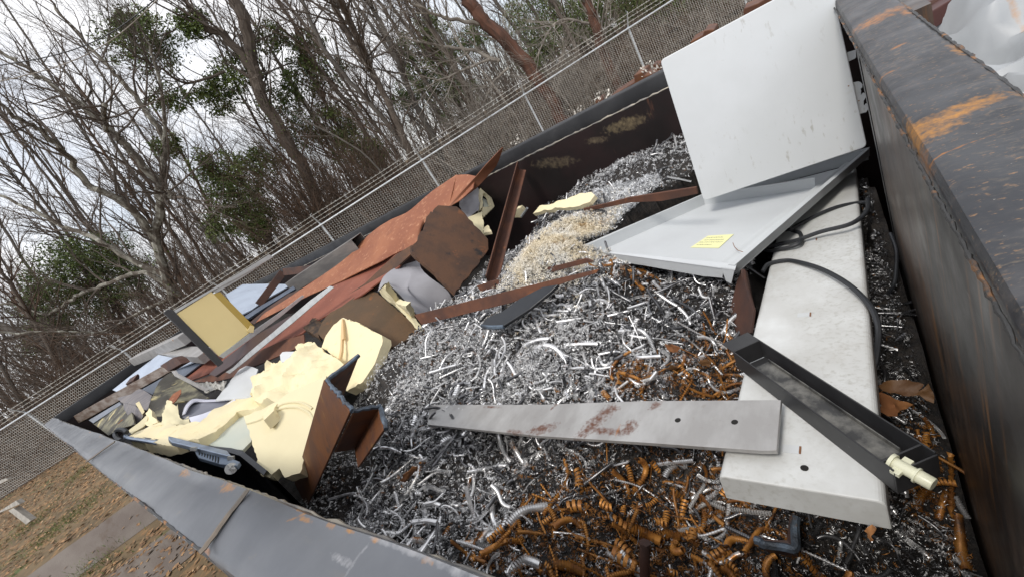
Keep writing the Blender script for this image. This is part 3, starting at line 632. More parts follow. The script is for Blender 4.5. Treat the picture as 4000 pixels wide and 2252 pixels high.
fill(30, ('tube', 'rst'), (.1, 1.2), (.02, 1.2), lambda x, y: zw(RZ, x, y), .9, 1.5, .01)
fill(34, ('twist', 'sil'), (.06, 1.3), (.05, 1.5), lambda x, y: .4 + zw(DZ, x, y), .9, 1.6, .014)
fill(18, ('twist', 'rst'), (.1, 1.1), (.02, 1.2), lambda x, y: zw(RZ, x, y), .9, 1.5, .014)
fill(30, ('loose', 'sil'), (.06, 1.3), (.1, 1.5), cl, .7, 1.1, .012)
fill(32, ('loose', 'rst'), (.1, 1.2), (.02, 1.2), lambda x, y: zw(RZ, x, y), .8, 1.25, .012)
fill(16, ('hair', 'sil'), (.06, 1.6), (.1, 1.6), cl, .8, 1.4, .016)

def smoothline(pts, k=10):
    pts = [np.asarray(p) for p in pts]; o = []
    for i in range(len(pts) - 1):
        p0, p1, p2, p3 = pts[max(i - 1, 0)], pts[i], pts[i + 1], pts[min(i + 2, len(pts) - 1)]
        for s in np.arange(0, 1, 1/k): o.append(.5*((2*p1) + (-p0 + p2)*s + (2*p0 - 5*p1 + 4*p2 - p3)*s*s + (-p0 + 3*p1 - 3*p2 + p3)*s**3))
    return o + [pts[-1]]
# single turnings that can be told apart, drawn along their own line on the heap
def path_coil(pts, r, pitch, kind):
    c = np.array(smoothline(pts, 24)); sl_ = np.concatenate([[0], np.cumsum(np.linalg.norm(np.diff(c, axis=0), axis=1))]); L = sl_[-1]; turns = L/pitch; seg = 5 if kind == 'twist' else 14; n = int(turns*seg)
    ss = np.linspace(0, L, n + 1); C_ = np.stack([np.interp(ss, sl_, c[:, k]) for k in range(3)], 1); T = np.gradient(C_, axis=0); T /= np.linalg.norm(T, axis=1)[:, None]
    n0 = unit(np.cross(T[0], (0.1, .2, 1))); th = 2*math.pi*ss/pitch; V = []
    wid, fl = {'tube': (.86, .74), 'twist': (1.0, .35), 'loose': (.62, .95)}[kind]
    for i in range(n + 1):
        n0 = unit(n0 - T[i]*(n0 @ T[i])); b_ = np.cross(T[i], n0); rr = r*(1 + .07*math.sin(ss[i]*60 + r*900)); rad = (math.cos(th[i])*n0 + math.sin(th[i])*b_)*rr
        V += [C_[i] + rad - T[i]*pitch*wid*.5, C_[i] + rad*fl + T[i]*pitch*wid*.5]
    return np.array(V), [(2*i, 2*i + 1, 2*i + 3, 2*i + 2) for i in range(n)]
NAMED = [('tube', 'sil', 'c7', [(600, 970), (600, 880), (650, 825), (720, 840), (780, 890)], .0075, 'hook shaped bright coil standing out on the dark part of the heap'),
 ('tube', 'sil', 'c7', [(300, 960), (320, 890), (390, 858), (460, 910)], .0068, 'small arched bright coil left of the hook shaped coil'),
 ('tube', 'sil', 'c7', [(1090, 765), (1180, 830), (1260, 880), (1320, 940), (1360, 1020)], .0066, 'long bright coil running down right over the dark shavings'),
 ('tube', 'sil', 'c7', [(870, 825), (980, 800), (1090, 790)], .006, 'straight bright coil touching the head of the long running coil'),
 ('tube', 'sil', 'c7', [(185, 1310), (170, 1220), (260, 1175), (350, 1205), (420, 1290)], .0105, 'thickest bright arched coil in the middle of the heap'),
 ('tube', 'sil', 'c7', [(50, 1250), (110, 1170), (200, 1130), (290, 1120)], .0085, 'thick bright coil curving behind the arched coil'),
 ('tube', 'sil', 'c7', [(680, 670), (705, 720), (740, 770)], .0075, 'short bright coil below the tray corner'),
 ('loose', 'sil', 'c7', [(745, 685), (790, 700), (830, 740)], .0075, 'open bright curl beside the short coil under the tray'),
 ('tube', 'rst', 'c7', [(905, 650), (950, 700), (1005, 760)], .009, 'fat orange coil lying under the front tray lip'),
 ('tube', 'rst', 'c7', [(940, 595), (1010, 620), (1080, 660)], .008, 'orange curl tucked right below the tray lip'),
 ('loose', 'sil', 'c7', [(740, 520), (800, 525), (880, 560)], .0085, 'bright ribbon curl at the front edge of the tray'),
 ('tube', 'sil', 'c7', [(600, 590), (640, 540), (700, 525), (730, 545)], .006, 'thin arched coil left of the tray front edge'),
 ('twist', 'sil', 'c7', [(1060, 950), (1200, 1030), (1330, 1120), (1430, 1200), (1600, 1400)], .0045, 'longest thin bright twist slanting towards the black tray'),
 ('twist', 'sil', 'c7', [(1130, 1140), (1260, 1060), (1370, 1000)], .004, 'thin bright twist crossing the longest twist'),
 ('twist', 'sil', 'c7', [(600, 910), (720, 925), (840, 940)], .0038, 'short straight bright twist under the hook shaped coil'),
 ('tube', 'sil', 'b2', [(850, 530), (920, 490), (1010, 490), (1120, 530), (1250, 570)], .0078, 'long bright coil snaking out from beneath the folded beam'),
 ('tube', 'half', 'b2', [(1262, 575), (1240, 680), (1180, 800), (1065, 945)], .0082, 'long bright coil with an orange band running towards the left rail'),
 ('tube', 'sil', 'b2', [(1185, 420), (1220, 320), (1270, 250), (1340, 235)], .0085, 'curved bright coil at the left end of the steel bar'),
 ('tube', 'sil', 'b2', [(1380, 300), (1480, 330), (1560, 385), (1640, 375)], .0078, 'bright coil lying against the lower edge of the steel bar'),
 ('tube', 'sil', 'b2', [(1835, 385), (1860, 480), (1900, 560), (1935, 600)], .0075, 'bright coil hanging down from the steel bar'),
 ('tube', 'sil', 'b2', [(1205, 1055), (1290, 1040), (1385, 1058)], .0085, 'thick bright coil lying level just above the left rail'),
 ('tube', 'sil', 'b2', [(1395, 1195), (1395, 1090), (1410, 1000)], .0085, 'upright bright coil standing beside the level coil'),
 ('tube', 'sil', 'b2', [(1285, 1010), (1290, 930), (1340, 905), (1405, 930)], .0078, 'bent bright coil above the upright coil'),
 ('tube', 'sil', 'b2', [(1600, 668), (1720, 650), (1830, 625), (1900, 625)], .0068, 'slightly bent bright coil midway between bar and left rail'),
 ('tube', 'sil', 'b2', [(1795, 920), (1800, 1010), (1825, 1100)], .0085, 'short thick bright coil standing near the orange patch'),
 ('tube', 'drk', 'b2', [(810, 750), (930, 740), (1060, 750)], .0075, 'straight greyish coil right of the folded beam foot'),
 ('tube', 'drk', 'b2', [(560, 880), (700, 845), (880, 830)], .0085, 'long dark banded coil beside the left rail'),
 ('tube', 'sil', 'b2', [(1000, 1130), (1080, 1130), (1150, 1085)], .007, 'curved bright coil peeping over the left rail'),
 ('tube', 'sil', 'b3', [(-10, 1090), (60, 1010), (150, 960), (300, 950)], .0135, 'big fat bright coil bending at the top of the orange patch'),
 ('tube', 'sil', 'b3', [(-20, 1460), (50, 1390), (130, 1350), (235, 1385)], .0125, 'big fat bright coil at the bottom left of the orange patch'),
 ('tube', 'half', 'b3', [(-10, 430), (60, 540), (130, 640)], .009, 'bright coil with rust below the steel bar'),
 ('tube', 'rst', 'b3', [(840, 1085), (950, 1120), (1060, 1170), (1150, 1215)], .0135, 'longest fat orange coil across the front shavings'),
 ('loose', 'rst', 'b3', [(760, 1040), (830, 1080), (900, 1130)], .0145, 'springy open orange curl at the head of the longest orange coil'),
 ('loose', 'rst', 'b3', [(780, 1290), (850, 1340), (920, 1390), (990, 1440)], .0165, 'large open orange ribbon spiral at the front'),
 ('loose', 'rst', 'b3', [(800, 1210), (850, 1250), (905, 1310)], .0125, 'smaller open orange spiral just behind the large one'),
 ('tube', 'rst', 'b3', [(330, 1375), (450, 1395), (580, 1440)], .0125, 'fat orange brown coil beside the bottom bright coil'),
 ('tube', 'rst', 'b3', [(1100, 1170), (1190, 1155), (1285, 1170)], .012, 'short fat orange coil right of the longest orange coil'),
 ('loose', 'rst', 'b3', [(500, 650), (525, 730), (525, 820)], .012, 'upright orange ribbon spiral below the bar'),
 ('loose', 'rst', 'b3', [(440, 960), (500, 940), (570, 950)], .015, 'wide brassy ring of ribbon on the heap'),
 ('tube', 'sil', 'b3', [(1165, 720), (1190, 660), (1260, 630), (1330, 640)], .0095, 'arched bright coil near the shelf end'),
 ('twist', 'sil', 'b3', [(300, 905), (470, 875), (640, 840), (830, 815)], .0048, 'long bright twist lying level below the steel bar'),
 ('twist', 'rst', 'b3', [(855, 595), (920, 730), (980, 880)], .005, 'orange twist slanting steeply below the steel bar'),
 ('twist', 'sil', 'b3', [(1145, 735), (1300, 790), (1450, 860), (1600, 910)], .005, 'long bright twist pointing at the cut channel offcut'),
 ('twist', 'sil', 'b3', [(1160, 850), (1260, 960), (1360, 1090)], .0045, 'steep bright twist left of the cut channel offcut'),
 ('tube', 'half', 'b3', [(1250, 1110), (1400, 1095), (1520, 1030), (1585, 1005)], .0065, 'slender half orange coil before the cut channel offcut'),
 ('twist', 'rst', 'b4', [(1375, 540), (1385, 700), (1385, 860), (1380, 1000)], .0075, 'long orange twist standing along the right wall'),
 ('tube', 'rst', 'b4', [(1430, 1010), (1450, 1150), (1460, 1290), (1500, 1420)], .0105, 'fat orange coil along the foot of the right wall'),
 ('tube', 'rst', 'b4', [(1130, 960), (1150, 880), (1220, 810)], .011, 'shiny orange coil below the ivory pin'),
 ('tube', 'rst', 'b4', [(1350, 810), (1320, 920), (1290, 1030)], .0075, 'leaning orange coil left of the long orange twist'),
 ('tube', 'sil', 'b4', [(970, 1120), (1060, 1190), (1150, 1260), (1230, 1330)], .006, 'bright slender coil alone on dark fines at the right front'),
 ('tube', 'sil', 'b4', [(1410, 850), (1450, 930), (1510, 1030)], .0065, 'bright coil beside the long orange twist by the right wall')]
def lay(c, x, y, lift): p = onheap(c, x, y); return p + np.array([0, 0, lift])
GP = {k: v[2] for k, v in KINDS.items()}
for kd, mt, cr_, pts, r_, lab in NAMED:
    q = smoothline([lay(cr_, x, y, r_*1.25) for x, y in pts], 5); zz = np.convolve(np.pad([p[2] for p in q], 3, 'edge'), np.ones(7)/7, 'valid'); q = [np.array([p[0], p[1], z]) for p, z in zip(q, zz)]
    v, f = path_coil(q, r_, {'tube': max(.0042, r_*.52), 'twist': r_*1.9, 'loose': r_*.95}[kd], kd); o0 = v.mean(0)
    me = tm(v - o0, f, MM[mt] if (kd, mt) != ('twist', 'drk') else m_drk)
    o = bpy.data.objects.new(KINDS.get((kd, mt), ('coiled_turning',))[0], me); SC.collection.objects.link(o); o.location = o0; tag(o, lab, 'metal turning')

# ------------------------------------------------------------------ scrap objects, near group
def unitp(mb): return np.mean(np.array(mb.v), 0)
def framed(o, u, v, n):
    return lambda a, b, c=0.: o + u*a + v*b + n*c
def rbox(mb, f, a0, a1, b0, b1, c0, c1):
    q = [f(a, b, c) for a in (a0, a1) for b in (b0, b1) for c in (c0, c1)]
    mb.add(q, [(0, 1, 3, 2), (4, 6, 7, 5), (0, 4, 5, 1), (2, 3, 7, 6), (0, 2, 6, 4), (1, 5, 7, 3)])
def disc(c, n, r, th, k=14):
    n = unit(n); u = unit(np.cross(n, (0.3, .5, .9))); v = np.cross(n, u); mb = MB(); pts = []
    for z in (0, th):
        for i in range(k): a = 2*math.pi*i/k; pts.append(c + n*z + r*(math.cos(a)*u + math.sin(a)*v))
    mb.add(pts, [tuple(range(k)), tuple(range(k, 2*k))] + [(i, (i + 1) % k, k + (i + 1) % k, k + i) for i in range(k)]); return mb

# long dirty white shelf
A1, A2 = P('D', 1812, 1164, z=-.497), P('D', 2229, 1262, z=-.50)
A3 = A2 + unit(ray('D', 2109, -50))*1.3
u = unit(A3 - A2); v = A1 - A2; v = v - u*(v @ u); wS = np.linalg.norm(v); v = unit(v); nS = np.cross(u, v); nS = nS if nS[2] > 0 else -nS
LS = 1.75; t = thing('metal_shelf', 'long dirty white metal shelf lying lengthwise beside the right container wall', 'shelf', A2)
f = framed(A2, u, v, nS); HS = .062
def rounded_slab(f, L, Wd, r, th, k=6):
    """closed pan: rounded long edges, skirts of height th"""
    prof = [(0, -th), (0, -r)] + [(r - r*math.cos(a), -r + r*math.sin(a)) for a in np.linspace(0, math.pi/2, k)][1:]
    prof += [(Wd - p[0], p[1]) for p in prof[::-1]]
    mb = MB(); m = len(prof); st = [(-.0, .0)] + [(x, 0) for x in np.linspace(.012, L - .012, 8)] + [(L, 0)]
    vs = []
    for s, _ in st: vs += [f(s, p[0], p[1]) for p in prof]
    fs = [(i*m + j, i*m + j + 1, (i + 1)*m + j + 1, (i + 1)*m + j) for i in range(len(st) - 1) for j in range(m - 1)]
    fs += [tuple(range(m)), tuple(range((len(st) - 1)*m, len(st)*m))]; mb.add(vs, fs); return mb
obj('shelf_top', rounded_slab(f, LS, wS, .013, HS), m_dirty, t, False, .003)
def inshelf(c, x, y): p = onplane(c, x, y, A2, nS); d = p - A2; return d @ u, d @ v
for (c, x, y) in (('b4', 170, 505), ('c8', 268, 935), ('c8', 325, 370)):
    a, bq = inshelf(c, x, y); sl_ = MB(); rbox(sl_, f, a - .004, a + .016, bq - .014, bq + .014, -.001, .0012)
    so_ = obj('slot', sl_, m_white, t); so_['label'] = 'punched slot with a bright tab'
    sl_ = MB(); rbox(sl_, f, a - .003, a + .015, bq - .017, bq - .0135, -.001, .0016); obj('slot_edge', sl_, m_edgebrown, so_)
a, bq = inshelf('b4', 275, 630); obj('hole', disc(f(a, bq, .0004), nS, .0065, .001), m_hole, t)

# tray shelf with upturned lips
T0, T1 = P('c7', 500, 425, z=-.405), P('c7', 1660, 556, z=-.475)
T2 = P('D', 2185, 372, z=-.64)
u = T1 - T0; lu = np.linalg.norm(u); u = unit(u); v = T2 - T1; v = v - u*(v @ u); lv = .6; v = unit(v); nT = np.cross(u, v); nT = nT if nT[2] > 0 else -nT
t = thing('tray_shelf', 'pale grey shelf tray lying lip up on the shavings with a yellow note', 'shelf', T0)
DP = .05; GW = .095; T3 = onplane('s', 2727, 767, T0, nT); lv = float(np.linalg.norm(T2 - T1)); T3 = T0 + (T3 - T0)*1.12
def f(a, b, c=0.):                       # a slightly racked pan: corners T0 T1 T2 T3
    p, q = a/lu, b/lv; return T0*(1 - p)*(1 - q) + T1*p*(1 - q) + T2*p*q + T3*(1 - p)*q + nT*c
def secs(mb, prof, L0, L1, flip=False):
    """profile (a, c) in the u-n plane swept along v"""
    m = len(prof); vs = [f(a, s, c) for s in (L0, L1) for a, c in prof] + [f(a, s, c - .0025) for s in (L0, L1) for a, c in prof]
    mb.add(vs, [(j, j + 1, m + j + 1, m + j) for j in range(m - 1)] + [(2*m + j, 3*m + j, 3*m + j + 1, 2*m + j + 1) for j in range(m - 1)]
           + [(j, 2*m + j, 2*m + j + 1, j + 1) for j in range(m - 1)] + [(m + j, m + j + 1, 3*m + j + 1, 3*m + j) for j in range(m - 1)])
prof = [(-.012, -.012), (-.012, 0), (.010, 0), (.016, -DP), (lu - GW, -DP)]
b = MB(); secs(b, prof, .018, lv - .018); obj('pan', b, m_tray, t, False, .0015)
g = [(lu - GW, -DP), (lu - GW + .004, -DP + .016)] + [(lu - GW + .012 + .058*s, -DP + .016 - .012*math.sin(math.pi*s) + .02*s*s) for s in np.linspace(0, 1, 9)] + [(lu - .014, 0), (lu + .006, 0), (lu + .006, -.03)]
b = MB(); secs(b, g, .006, lv - .01); obj('gutter_lip', b, m_tray, t, True)
b = MB()
b2_ = [f(-.02, -.012, .002), f(lu + .016, -.012, -.006), f(lu + .006, .016, -.002), f(.0, .016, .001)]
b.add(b2_ + [p - nT*.003 for p in b2_], [(0, 1, 2, 3), (7, 6, 5, 4), (0, 4, 5, 1), (1, 5, 6, 2), (2, 6, 7, 3), (3, 7, 4, 0)])
q = [f(-.012, -.010, 0), f(.03, -.008, 0), f(.07, -.012, 0), f(lu*.5, -.010, -.003), f(lu*.85, -.010, -.004), f(lu - .02, -.010, -.005)]
lo_ = [f(-.004, -.006, -.03), f(.03, -.004, -.035), f(.07, -.010, -.036), f(lu*.5, -.006, -.04), f(lu*.85, -.006, -.05), f(lu - .035, -.006, -.046)]
k = len(q); b.add(q + lo_ + [p + v*.003 for p in q] + [p + v*.003 for p in lo_], [(i, i + 1, k + i + 1, k + i) for i in range(k - 1)] + [(2*k + i, 3*k + i, 3*k + i + 1, 2*k + i + 1) for i in range(k - 1)])
q = [f(lu - .03, -.011, -.004), f(lu + .014, -.011, -.005), f(lu - .006, -.008, -.062), f(lu - .022, -.008, -.055)]
b.add(q + [p + v*.004 for p in q], [(0, 1, 2, 3), (7, 6, 5, 4), (0, 4, 5, 1), (1, 5, 6, 2), (2, 6, 7, 3), (3, 7, 4, 0)])
obj('front_lip', b, m_tray, t)
b = MB(); rbox(b, f, .012, lu, lv - .006, lv - .003, -DP, .0); rbox(b, f, .0, lu, lv - .003, lv + .012, -.003, .0); obj('back_lip', b, m_tray, t)
b = MB(); rbox(b, f, .02, lu - GW, .0165, .0185, -DP, -.002); obj('front_inner_lip', b, m_tray, t)
fl_ = T0 - nT*DP; r0, r1 = onplane('s', 2745, 800, fl_, nT), onplane('s', 3185, 735, fl_, nT); hr = nT*(DP - .004); b = MB(); rt = unit(np.cross(r1 - r0, nT))*.003
b.box((r0 + r1 + hr)/2, (r1 - r0)/2, hr/2, rt); obj('rear_lip', b, m_tray, t)
pf = T0 - nT*(DP - .0012)
nq = [onplane('c7', *q, pf, nT) for q in ((1347, 420), (1480, 331), (1675, 320), (1562, 424))]
nt_ = obj('note', plate(nq, nT, .0007), m_note, t); nt_['label'] = 'pale yellow sticky note with faint pencil writing'
b = MB()
for li, (fr, a0, a1) in enumerate(((.2, .08, .7), (.4, .1, .85), (.58, .06, .9), (.78, .08, .62))):
    pts = []
    for s in np.linspace(a0, a1, 60):
        top = nq[1] + (nq[2] - nq[1])*s; bot = nq[0] + (nq[3] - nq[0])*s; fr2 = fr + .035*math.sin(s*95 + li)*(1 if math.sin(s*31 + li*2) > -.45 else .1)
        pts.append(top + (bot - top)*fr2 + nT*.0011)
    b.tube(pts, .0007, 3)
obj('handwriting', b, m_ink, nt_)
b = MB(); b.tube([onplane('c7', *q, T0 - nT*.02, nT) for q in ((1668, 383), (1680, 415), (1705, 440), (1752, 456))], .0012, 5); obj('scratch_wire', b, m_edgebrown, t)

# upright white panel with hook brackets
pz = (onplane('D', 1770, 505, T0, nT) - CAM)[2]/(-.41 - CAM[2])*.96; pz = min(pz, 1.13); print('PZ', pz)
q = [CAM + (p_ - CAM)*pz for p_ in (P('D', 1770, 505, z=-.41), P('D', 2183, 368, z=-.417), P('D', 1660, 152, x=1.682))]
nP = unit(np.cross(q[1] - q[0], q[2] - q[0])); nP = nP if nP @ (q[0] - CAM) > 0 else -nP
cor = [onplane('D', x, y, q[0], nP) for x, y in ((1770, 506), (2181, 369), (2084, -75), (1660, 152))]
def roundpoly(c, r, k=5):
    o = []
    for i, p in enumerate(c):
        a, d = unit(c[i - 1] - p), unit(c[(i + 1) % len(c)] - p); ang = math.acos(a @ d); L = r/math.tan(ang/2)
        p0, p1 = p + a*L, p + d*L
        for s in np.linspace(0, 1, k): o.append(p0*(1 - s)**2 + 2*p*s*(1 - s) + p1*s*s)
    return o
t = thing('display_panel', 'large white sheet metal panel standing upright against the right container rail', 'panel', cor[0])
obj('face', plate(roundpoly(cor, .017), nP, .022), m_white, t, False, .003)
pb = q[0] + nP*.012
for pts in ([(462, -10), (530, -10), (541, 35), (530, 45), (535, 55), (557, 40), (568, 60), (552, 100), (522, 118), (497, 128)],
            [(560, 420), (595, 405), (600, 396), (664, 376), (665, 435), (655, 445), (597, 470), (578, 470)],
            [(615, 636), (640, 625), (683, 615), (700, 622), (714, 640), (712, 660), (700, 672), (704, 690), (700, 720), (722, 700), (737, 708), (738, 735), (722, 765), (724, 800), (742, 782), (757, 790), (759, 822), (741, 848), (688, 862)]):
    br = obj('hook_bracket', plate([onplane('c4', x, y, pb, nP) for x, y in pts], nP, .004), m_white, t)
b = MB()
for x, y in ((608, 650), (686, 762), (310, 1232)): 
    d = disc(onplane('c4', x, y, q[0] - nP*.0006, nP), nP, .0022 if x != 310 else .001, .001, 8); b.add(d.v, d.f)
obj('rivet', b, m_edgebrown, t)

# black roller tray with ivory pin
q = [P('c7', 1680, 1202, z=-.480), P('b4', 952, 640, z=-.455), P('b4', 1290, 540, z=-.462)]
u = q[1] - q[0]; lu = np.linalg.norm(u); u = unit(u); v = q[2] - q[1]; v = v - u*(v @ u); lv = np.linalg.norm(v)*1.02; v = unit(v); nB = np.cross(u, v); nB = nB if nB[2] > 0 else -nB
f = framed(q[0], u, v, nB); t = thing('roller_tray', 'long black channel tray with an ivory pin lying across the white shelf', 'tray', q[0]); hB = .05
b = MB(); rbox(b, f, 0, lu, -.003, 0, -hB, 0); rbox(b, f, 0, lu + .0, lv, lv + .003, -hB, 0); rbox(b, f, -.003, 0, -.003, lv + .003, -hB, 0)
rbox(b, f, lu - .0, lu + .003, -.003, lv + .003, -hB, -.004); rbox(b, f, -.05, -.003, -.003, lv + .003, -.003, 0)
obj('channel', b, m_black, t, False, .0008)
b = MB(); rbox(b, f, .006, lu*.90, .0, lv, -hB, -hB + .003); obj('bottom', b, m_black, t)
b = MB(); rbox(b, f, lu*.12, lu*.90, .006, lv - .016, -.030, -.027); rbox(b, f, lu*.12, lu*.90, .006, .008, -.027, -.02); rbox(b, f, lu*.12, lu*.90, lv - .018, lv - .016, -.027, -.019); obj('slide_plate', b, m_roller, t)
b = MB(); rbox(b, f, lu*.945, lu*.945 + .003, .0, lv, -hB, -.002); obj('cross_plate', b, m_black, t)
b = MB(); q0, q1 = P('b4', 945, 585, z=-.462), P('b4', 1250, 755, z=-.468); ua = unit(q1 - q0); L_ = np.linalg.norm(q1 - q0)
b.tube([q0 + ua*L_*s_ for s_ in (0, .25, .5)], .0098, 16); b.tube([q0 + ua*L_*s_ for s_ in (.48, .6)], .0098, 14); b.tube([q0 + ua*L_*.575, q0 + ua*L_*.625], .0128, 16); b.tube([q0 + ua*L_*s_ for s_ in (.62, .97, 1.0)], [.0108, .0105, .0095], 16)
sv = unit(np.cross(ua, nB)); b.box(q0 + ua*L_*.22, ua*.006, sv*.019, nB*.003); b.tube([q0 - ua*.004, q0 + ua*.001], .0135, 16); obj('plastic_pin', b, m_pin, t, True)

# flat steel bar with two holes
b_, pts, n = pxplate('b3', [('b2', 1310, 150), (200, 150), (1000, 122), (1880, 116), ('b4', 98, 115), ('b4', 66, 495), (1880, 497), (1000, 435), (200, 385), ('b2', 1290, 300)],
    [('b2', 1330, 200, dict(z=-.5)), ('b4', 98, 115, dict(z=-.482)), ('b4', 66, 495, dict(z=-.468))], .01)
_RP = (.16, .075, .05); bx = pts[5] - pts[2]
def rpat(x, y, ax_, rx, ry, g=60.1): return (_RP, onplane('b3', x, y, pts[0], n), onplane('b3', x + ax_[0], y + ax_[1], pts[0], n) - onplane('b3', x, y, pts[0], n), (rx*1.3, ry*1.3, .08), g)
m_bar = M('mill_steel', (.47, .465, .455), (.36, .35, .34), 5, rough=.42, metal=.4, rvar=.1, stretch=(1, 2, 1), bump=.04, org=pts[0], spots=[((.3, .27, .24), 40, .62, .75, (1, 1, 1), 5)],
   patches=[rpat(620, 290, (100, -90), .085, .026), rpat(740, 190, (100, -20), .03, .014), rpat(700, 350, (100, 5), .075, .013), rpat(880, 320, (60, -60), .03, .02), rpat(230, 335, (100, -20), .055, .022), rpat(1085, 155, (60, -40), .022, .012), rpat(20, 355, (100, 10), .04, .01), rpat(-150, 170, (100, 5), .05, .006), rpat(325, 160, (50, -40), .02, .006),
            ((.4, .17, .06), onplane('b3', 800, 340, pts[0], n), onplane('b3', 830, 290, pts[0], n) - onplane('b3', 790, 390, pts[0], n), (.03, .005, .08), 60)])
t = thing('steel_bar', 'flat grey steel bar with two drilled holes and red rust patches', 'bar', pts[0])
obj('bar', b_, m_bar, t, False, .0012)
for x, y in ((1248, 267), (1676, 281)): obj('hole', disc(onplane('b3', x, y, pts[0] - n*.0006, n), n, .0068, .0012), m_hole, t)

# black cable
def cable(name, pts, r, label):
    b = MB(); b.tube(smoothline(pts), r, 8); return tag(obj(name, b, m_cable, None, True), label, 'cable')
zc = -.49
def onshelf(x, y, z): return onplane('c8', x, y, A2 + nS*(z + .498), nS)
cable('cable', [onshelf(x, y, z) for x, y, z in ((-40, 600, -.5), (0, 545, zc), (100, 520, zc), (200, 522, zc), (400, 580, -.48), (600, 690, -.475), (750, 830, -.48), (820, 960, -.5), (832, 1100, -.53), (806, 1290, -.56), (770, 1400, -.6))], .0068, 'thick black cable arching over the white shelf and down its far edge')
cable('cable', [onshelf(x, y, z) for x, y, z in ((-60, 435, zc), (0, 415, zc), (100, 390, zc), (230, 360, -.48), (400, 300, -.47), (600, 250, -.465), (700, 195, -.46), (752, 130, -.45), (755, 50, -.44))], .0072, 'black cable with a blunt cut end rising beside the white tray')
cable('cable', [onshelf(x, y, z) for x, y, z in ((760, 85, -.5), (690, 80, -.5), (500, 120, zc), (300, 210, zc), (180, 282, zc), (235, 305, zc), (252, 345, -.48), (225, 395, -.48), (80, 435, zc), (-20, 438, zc), (-30, 350, zc), (60, 300, zc), (180, 282, -.475))], .0066, 'black cable curled in a small loop under the tray edge')
cable('thin_cable', [P('c8', x, y, z=z) for x, y, z in ((925, 310, -.65), (968, 430, -.68), (970, 560, -.72), (950, 700, -.75), (880, 800, -.8), (820, 870, -.82))], .005, 'thin black cable hanging down the dark gap by the right wall')

# brown rusty angle standing by the shelf, and torch cut stub
b_, pts, n = pxplate('c7', [(1700, 660), (1742, 580), (1760, 690), (1822, 890), (1800, 1060), (1750, 1085), (1700, 1075), (1640, 900)], [(1742, 580, dict(z=-.5)), (1640, 900, dict(z=-.62)), (1800, 1060, dict(z=-.6))], .008)
t = thing('rusty_angle', 'dark rusty steel angle propped beside the white shelf under the tray', 'steel angle', pts[0]); obj('leg', b_, m_darkrust, t, False, .001)
b_, p2, n2 = pxplate('c7', [(1742, 580), (1775, 600), (1838, 880), (1822, 890), (1760, 690)], [(1742, 580, dict(z=-.5)), (1775, 600, dict(z=-.53)), (1822, 890, dict(z=-.61))], .006); obj('leg', b_, m_darkrust, t)
q0 = onheap('b4', 0, 1130)
t = thing('channel_offcut', 'short torch cut steel channel offcut half buried below the white shelf', 'offcut', q0)
pf_ = [P('b4', x, y, z=-.70) for x, y in ((-95, 1170), (-30, 1215), (195, 1225), (212, 1000))]
obj('channel', extrude_profile(pf_, np.array([.05, .02, -.16]), .012), m_darkrust, t)
b = MB(); b.tube(smoothline([p + RNG.normal(0, .0015, 3) for a, c in zip(pf_[:-1], pf_[1:]) for p in (a, a*.6 + c*.4, a*.3 + c*.7)] + [pf_[-1]], 4), .0085, 7); obj('cut_edge', b, m_slag, t, True)
q0 = P('b3', 1000, 1200, z=-.63); q1 = P('b3', 1000, 1460, z=-.7)
b = MB(); b.tube([q0, q1], .0115, 12); b.tube([q0 - unit(q1 - q0)*.004, q0], .0135, 6); tag(obj('rusty_bolt', b, m_darkrust, None, True), 'round red brown rusty bolt lying among orange shavings at the front', 'bolt')

# brown leaves
LEAF = [(0, 0), (.25, .12), (.2, .3), (.45, .22), (.62, .42), (.7, .2), (1, .05), (.72, -.12), (.66, -.36), (.45, -.2), (.22, -.32), (.24, -.1)]
def leaf(c, x, y, z, size, ang, label, mat=None, tilt=.25):
    o = P(c, x, y, z=z); R = Matrix.Rotation(ang, 3, 'Z') @ Matrix.Rotation(tilt, 3, 'X') @ Matrix.Rotation(tilt*.7, 3, 'Y')
    pts = [o + np.array(R @ Vector((a*size, b_*size, .09*size*math.sin(a*6 + b_*9)))) for a, b_ in LEAF]; n = np.array(R @ Vector((0, 0, 1)))
    mb = plate(pts, n, .0012, cuts=6, rough=.006, rs=22, seed=int(x)); tag(obj('dry_leaf', mb, mat or m_leafdry, None, True), label, 'leaf')
def pxleaf(lab, crop, outl, z0, mat, cat='leaf', name='dry_leaf', dz=(0, .02, -.01)):
    k = len(outl); b_, pts, n = pxplate(crop, outl, [(*outl[0], dict(z=z0 + dz[0])), (*outl[k//3], dict(z=z0 + dz[1])), (*outl[2*k//3], dict(z=z0 + dz[2]))], .001, cuts=9, rough=.011, rs=24, jag=.003, seed=len(lab)); tag(obj(name, b_, mat, None, True), lab, cat)
m_leaf2 = M('orange_leaf', (.42, .19, .07), (.32, .13, .05), 20, rough=.6)
pxleaf('large crumpled brown leaf between the white shelf and the right wall', 'b4', [(818, 60), (880, 70), (960, 110), (1060, 130), (1110, 150), (1050, 180), (990, 200), (950, 245), (900, 240), (830, 200)], -.70, m_leafdry)
pxleaf('broad wet brown leaf pressed against the right container wall', 'b4', [(825, 10), (900, -30), (1050, -40), (1170, 0), (1130, 70), (1060, 90), (960, 60), (880, 50)], -.71, m_cardb)
pxleaf('curled olive brown leaf touching the right container wall', 'b4', [(1080, 90), (1170, 30), (1210, -10), (1255, 90), (1250, 140), (1190, 120), (1140, 80)], -.69, m_cardb)
pxleaf('bright orange leaf peeking from under the shelf end', 'b4', [(710, 1110), (740, 1078), (810, 1085), (790, 1120), (772, 1142), (792, 1172), (770, 1187), (742, 1160), (735, 1130)], -.54, m_leaf2)
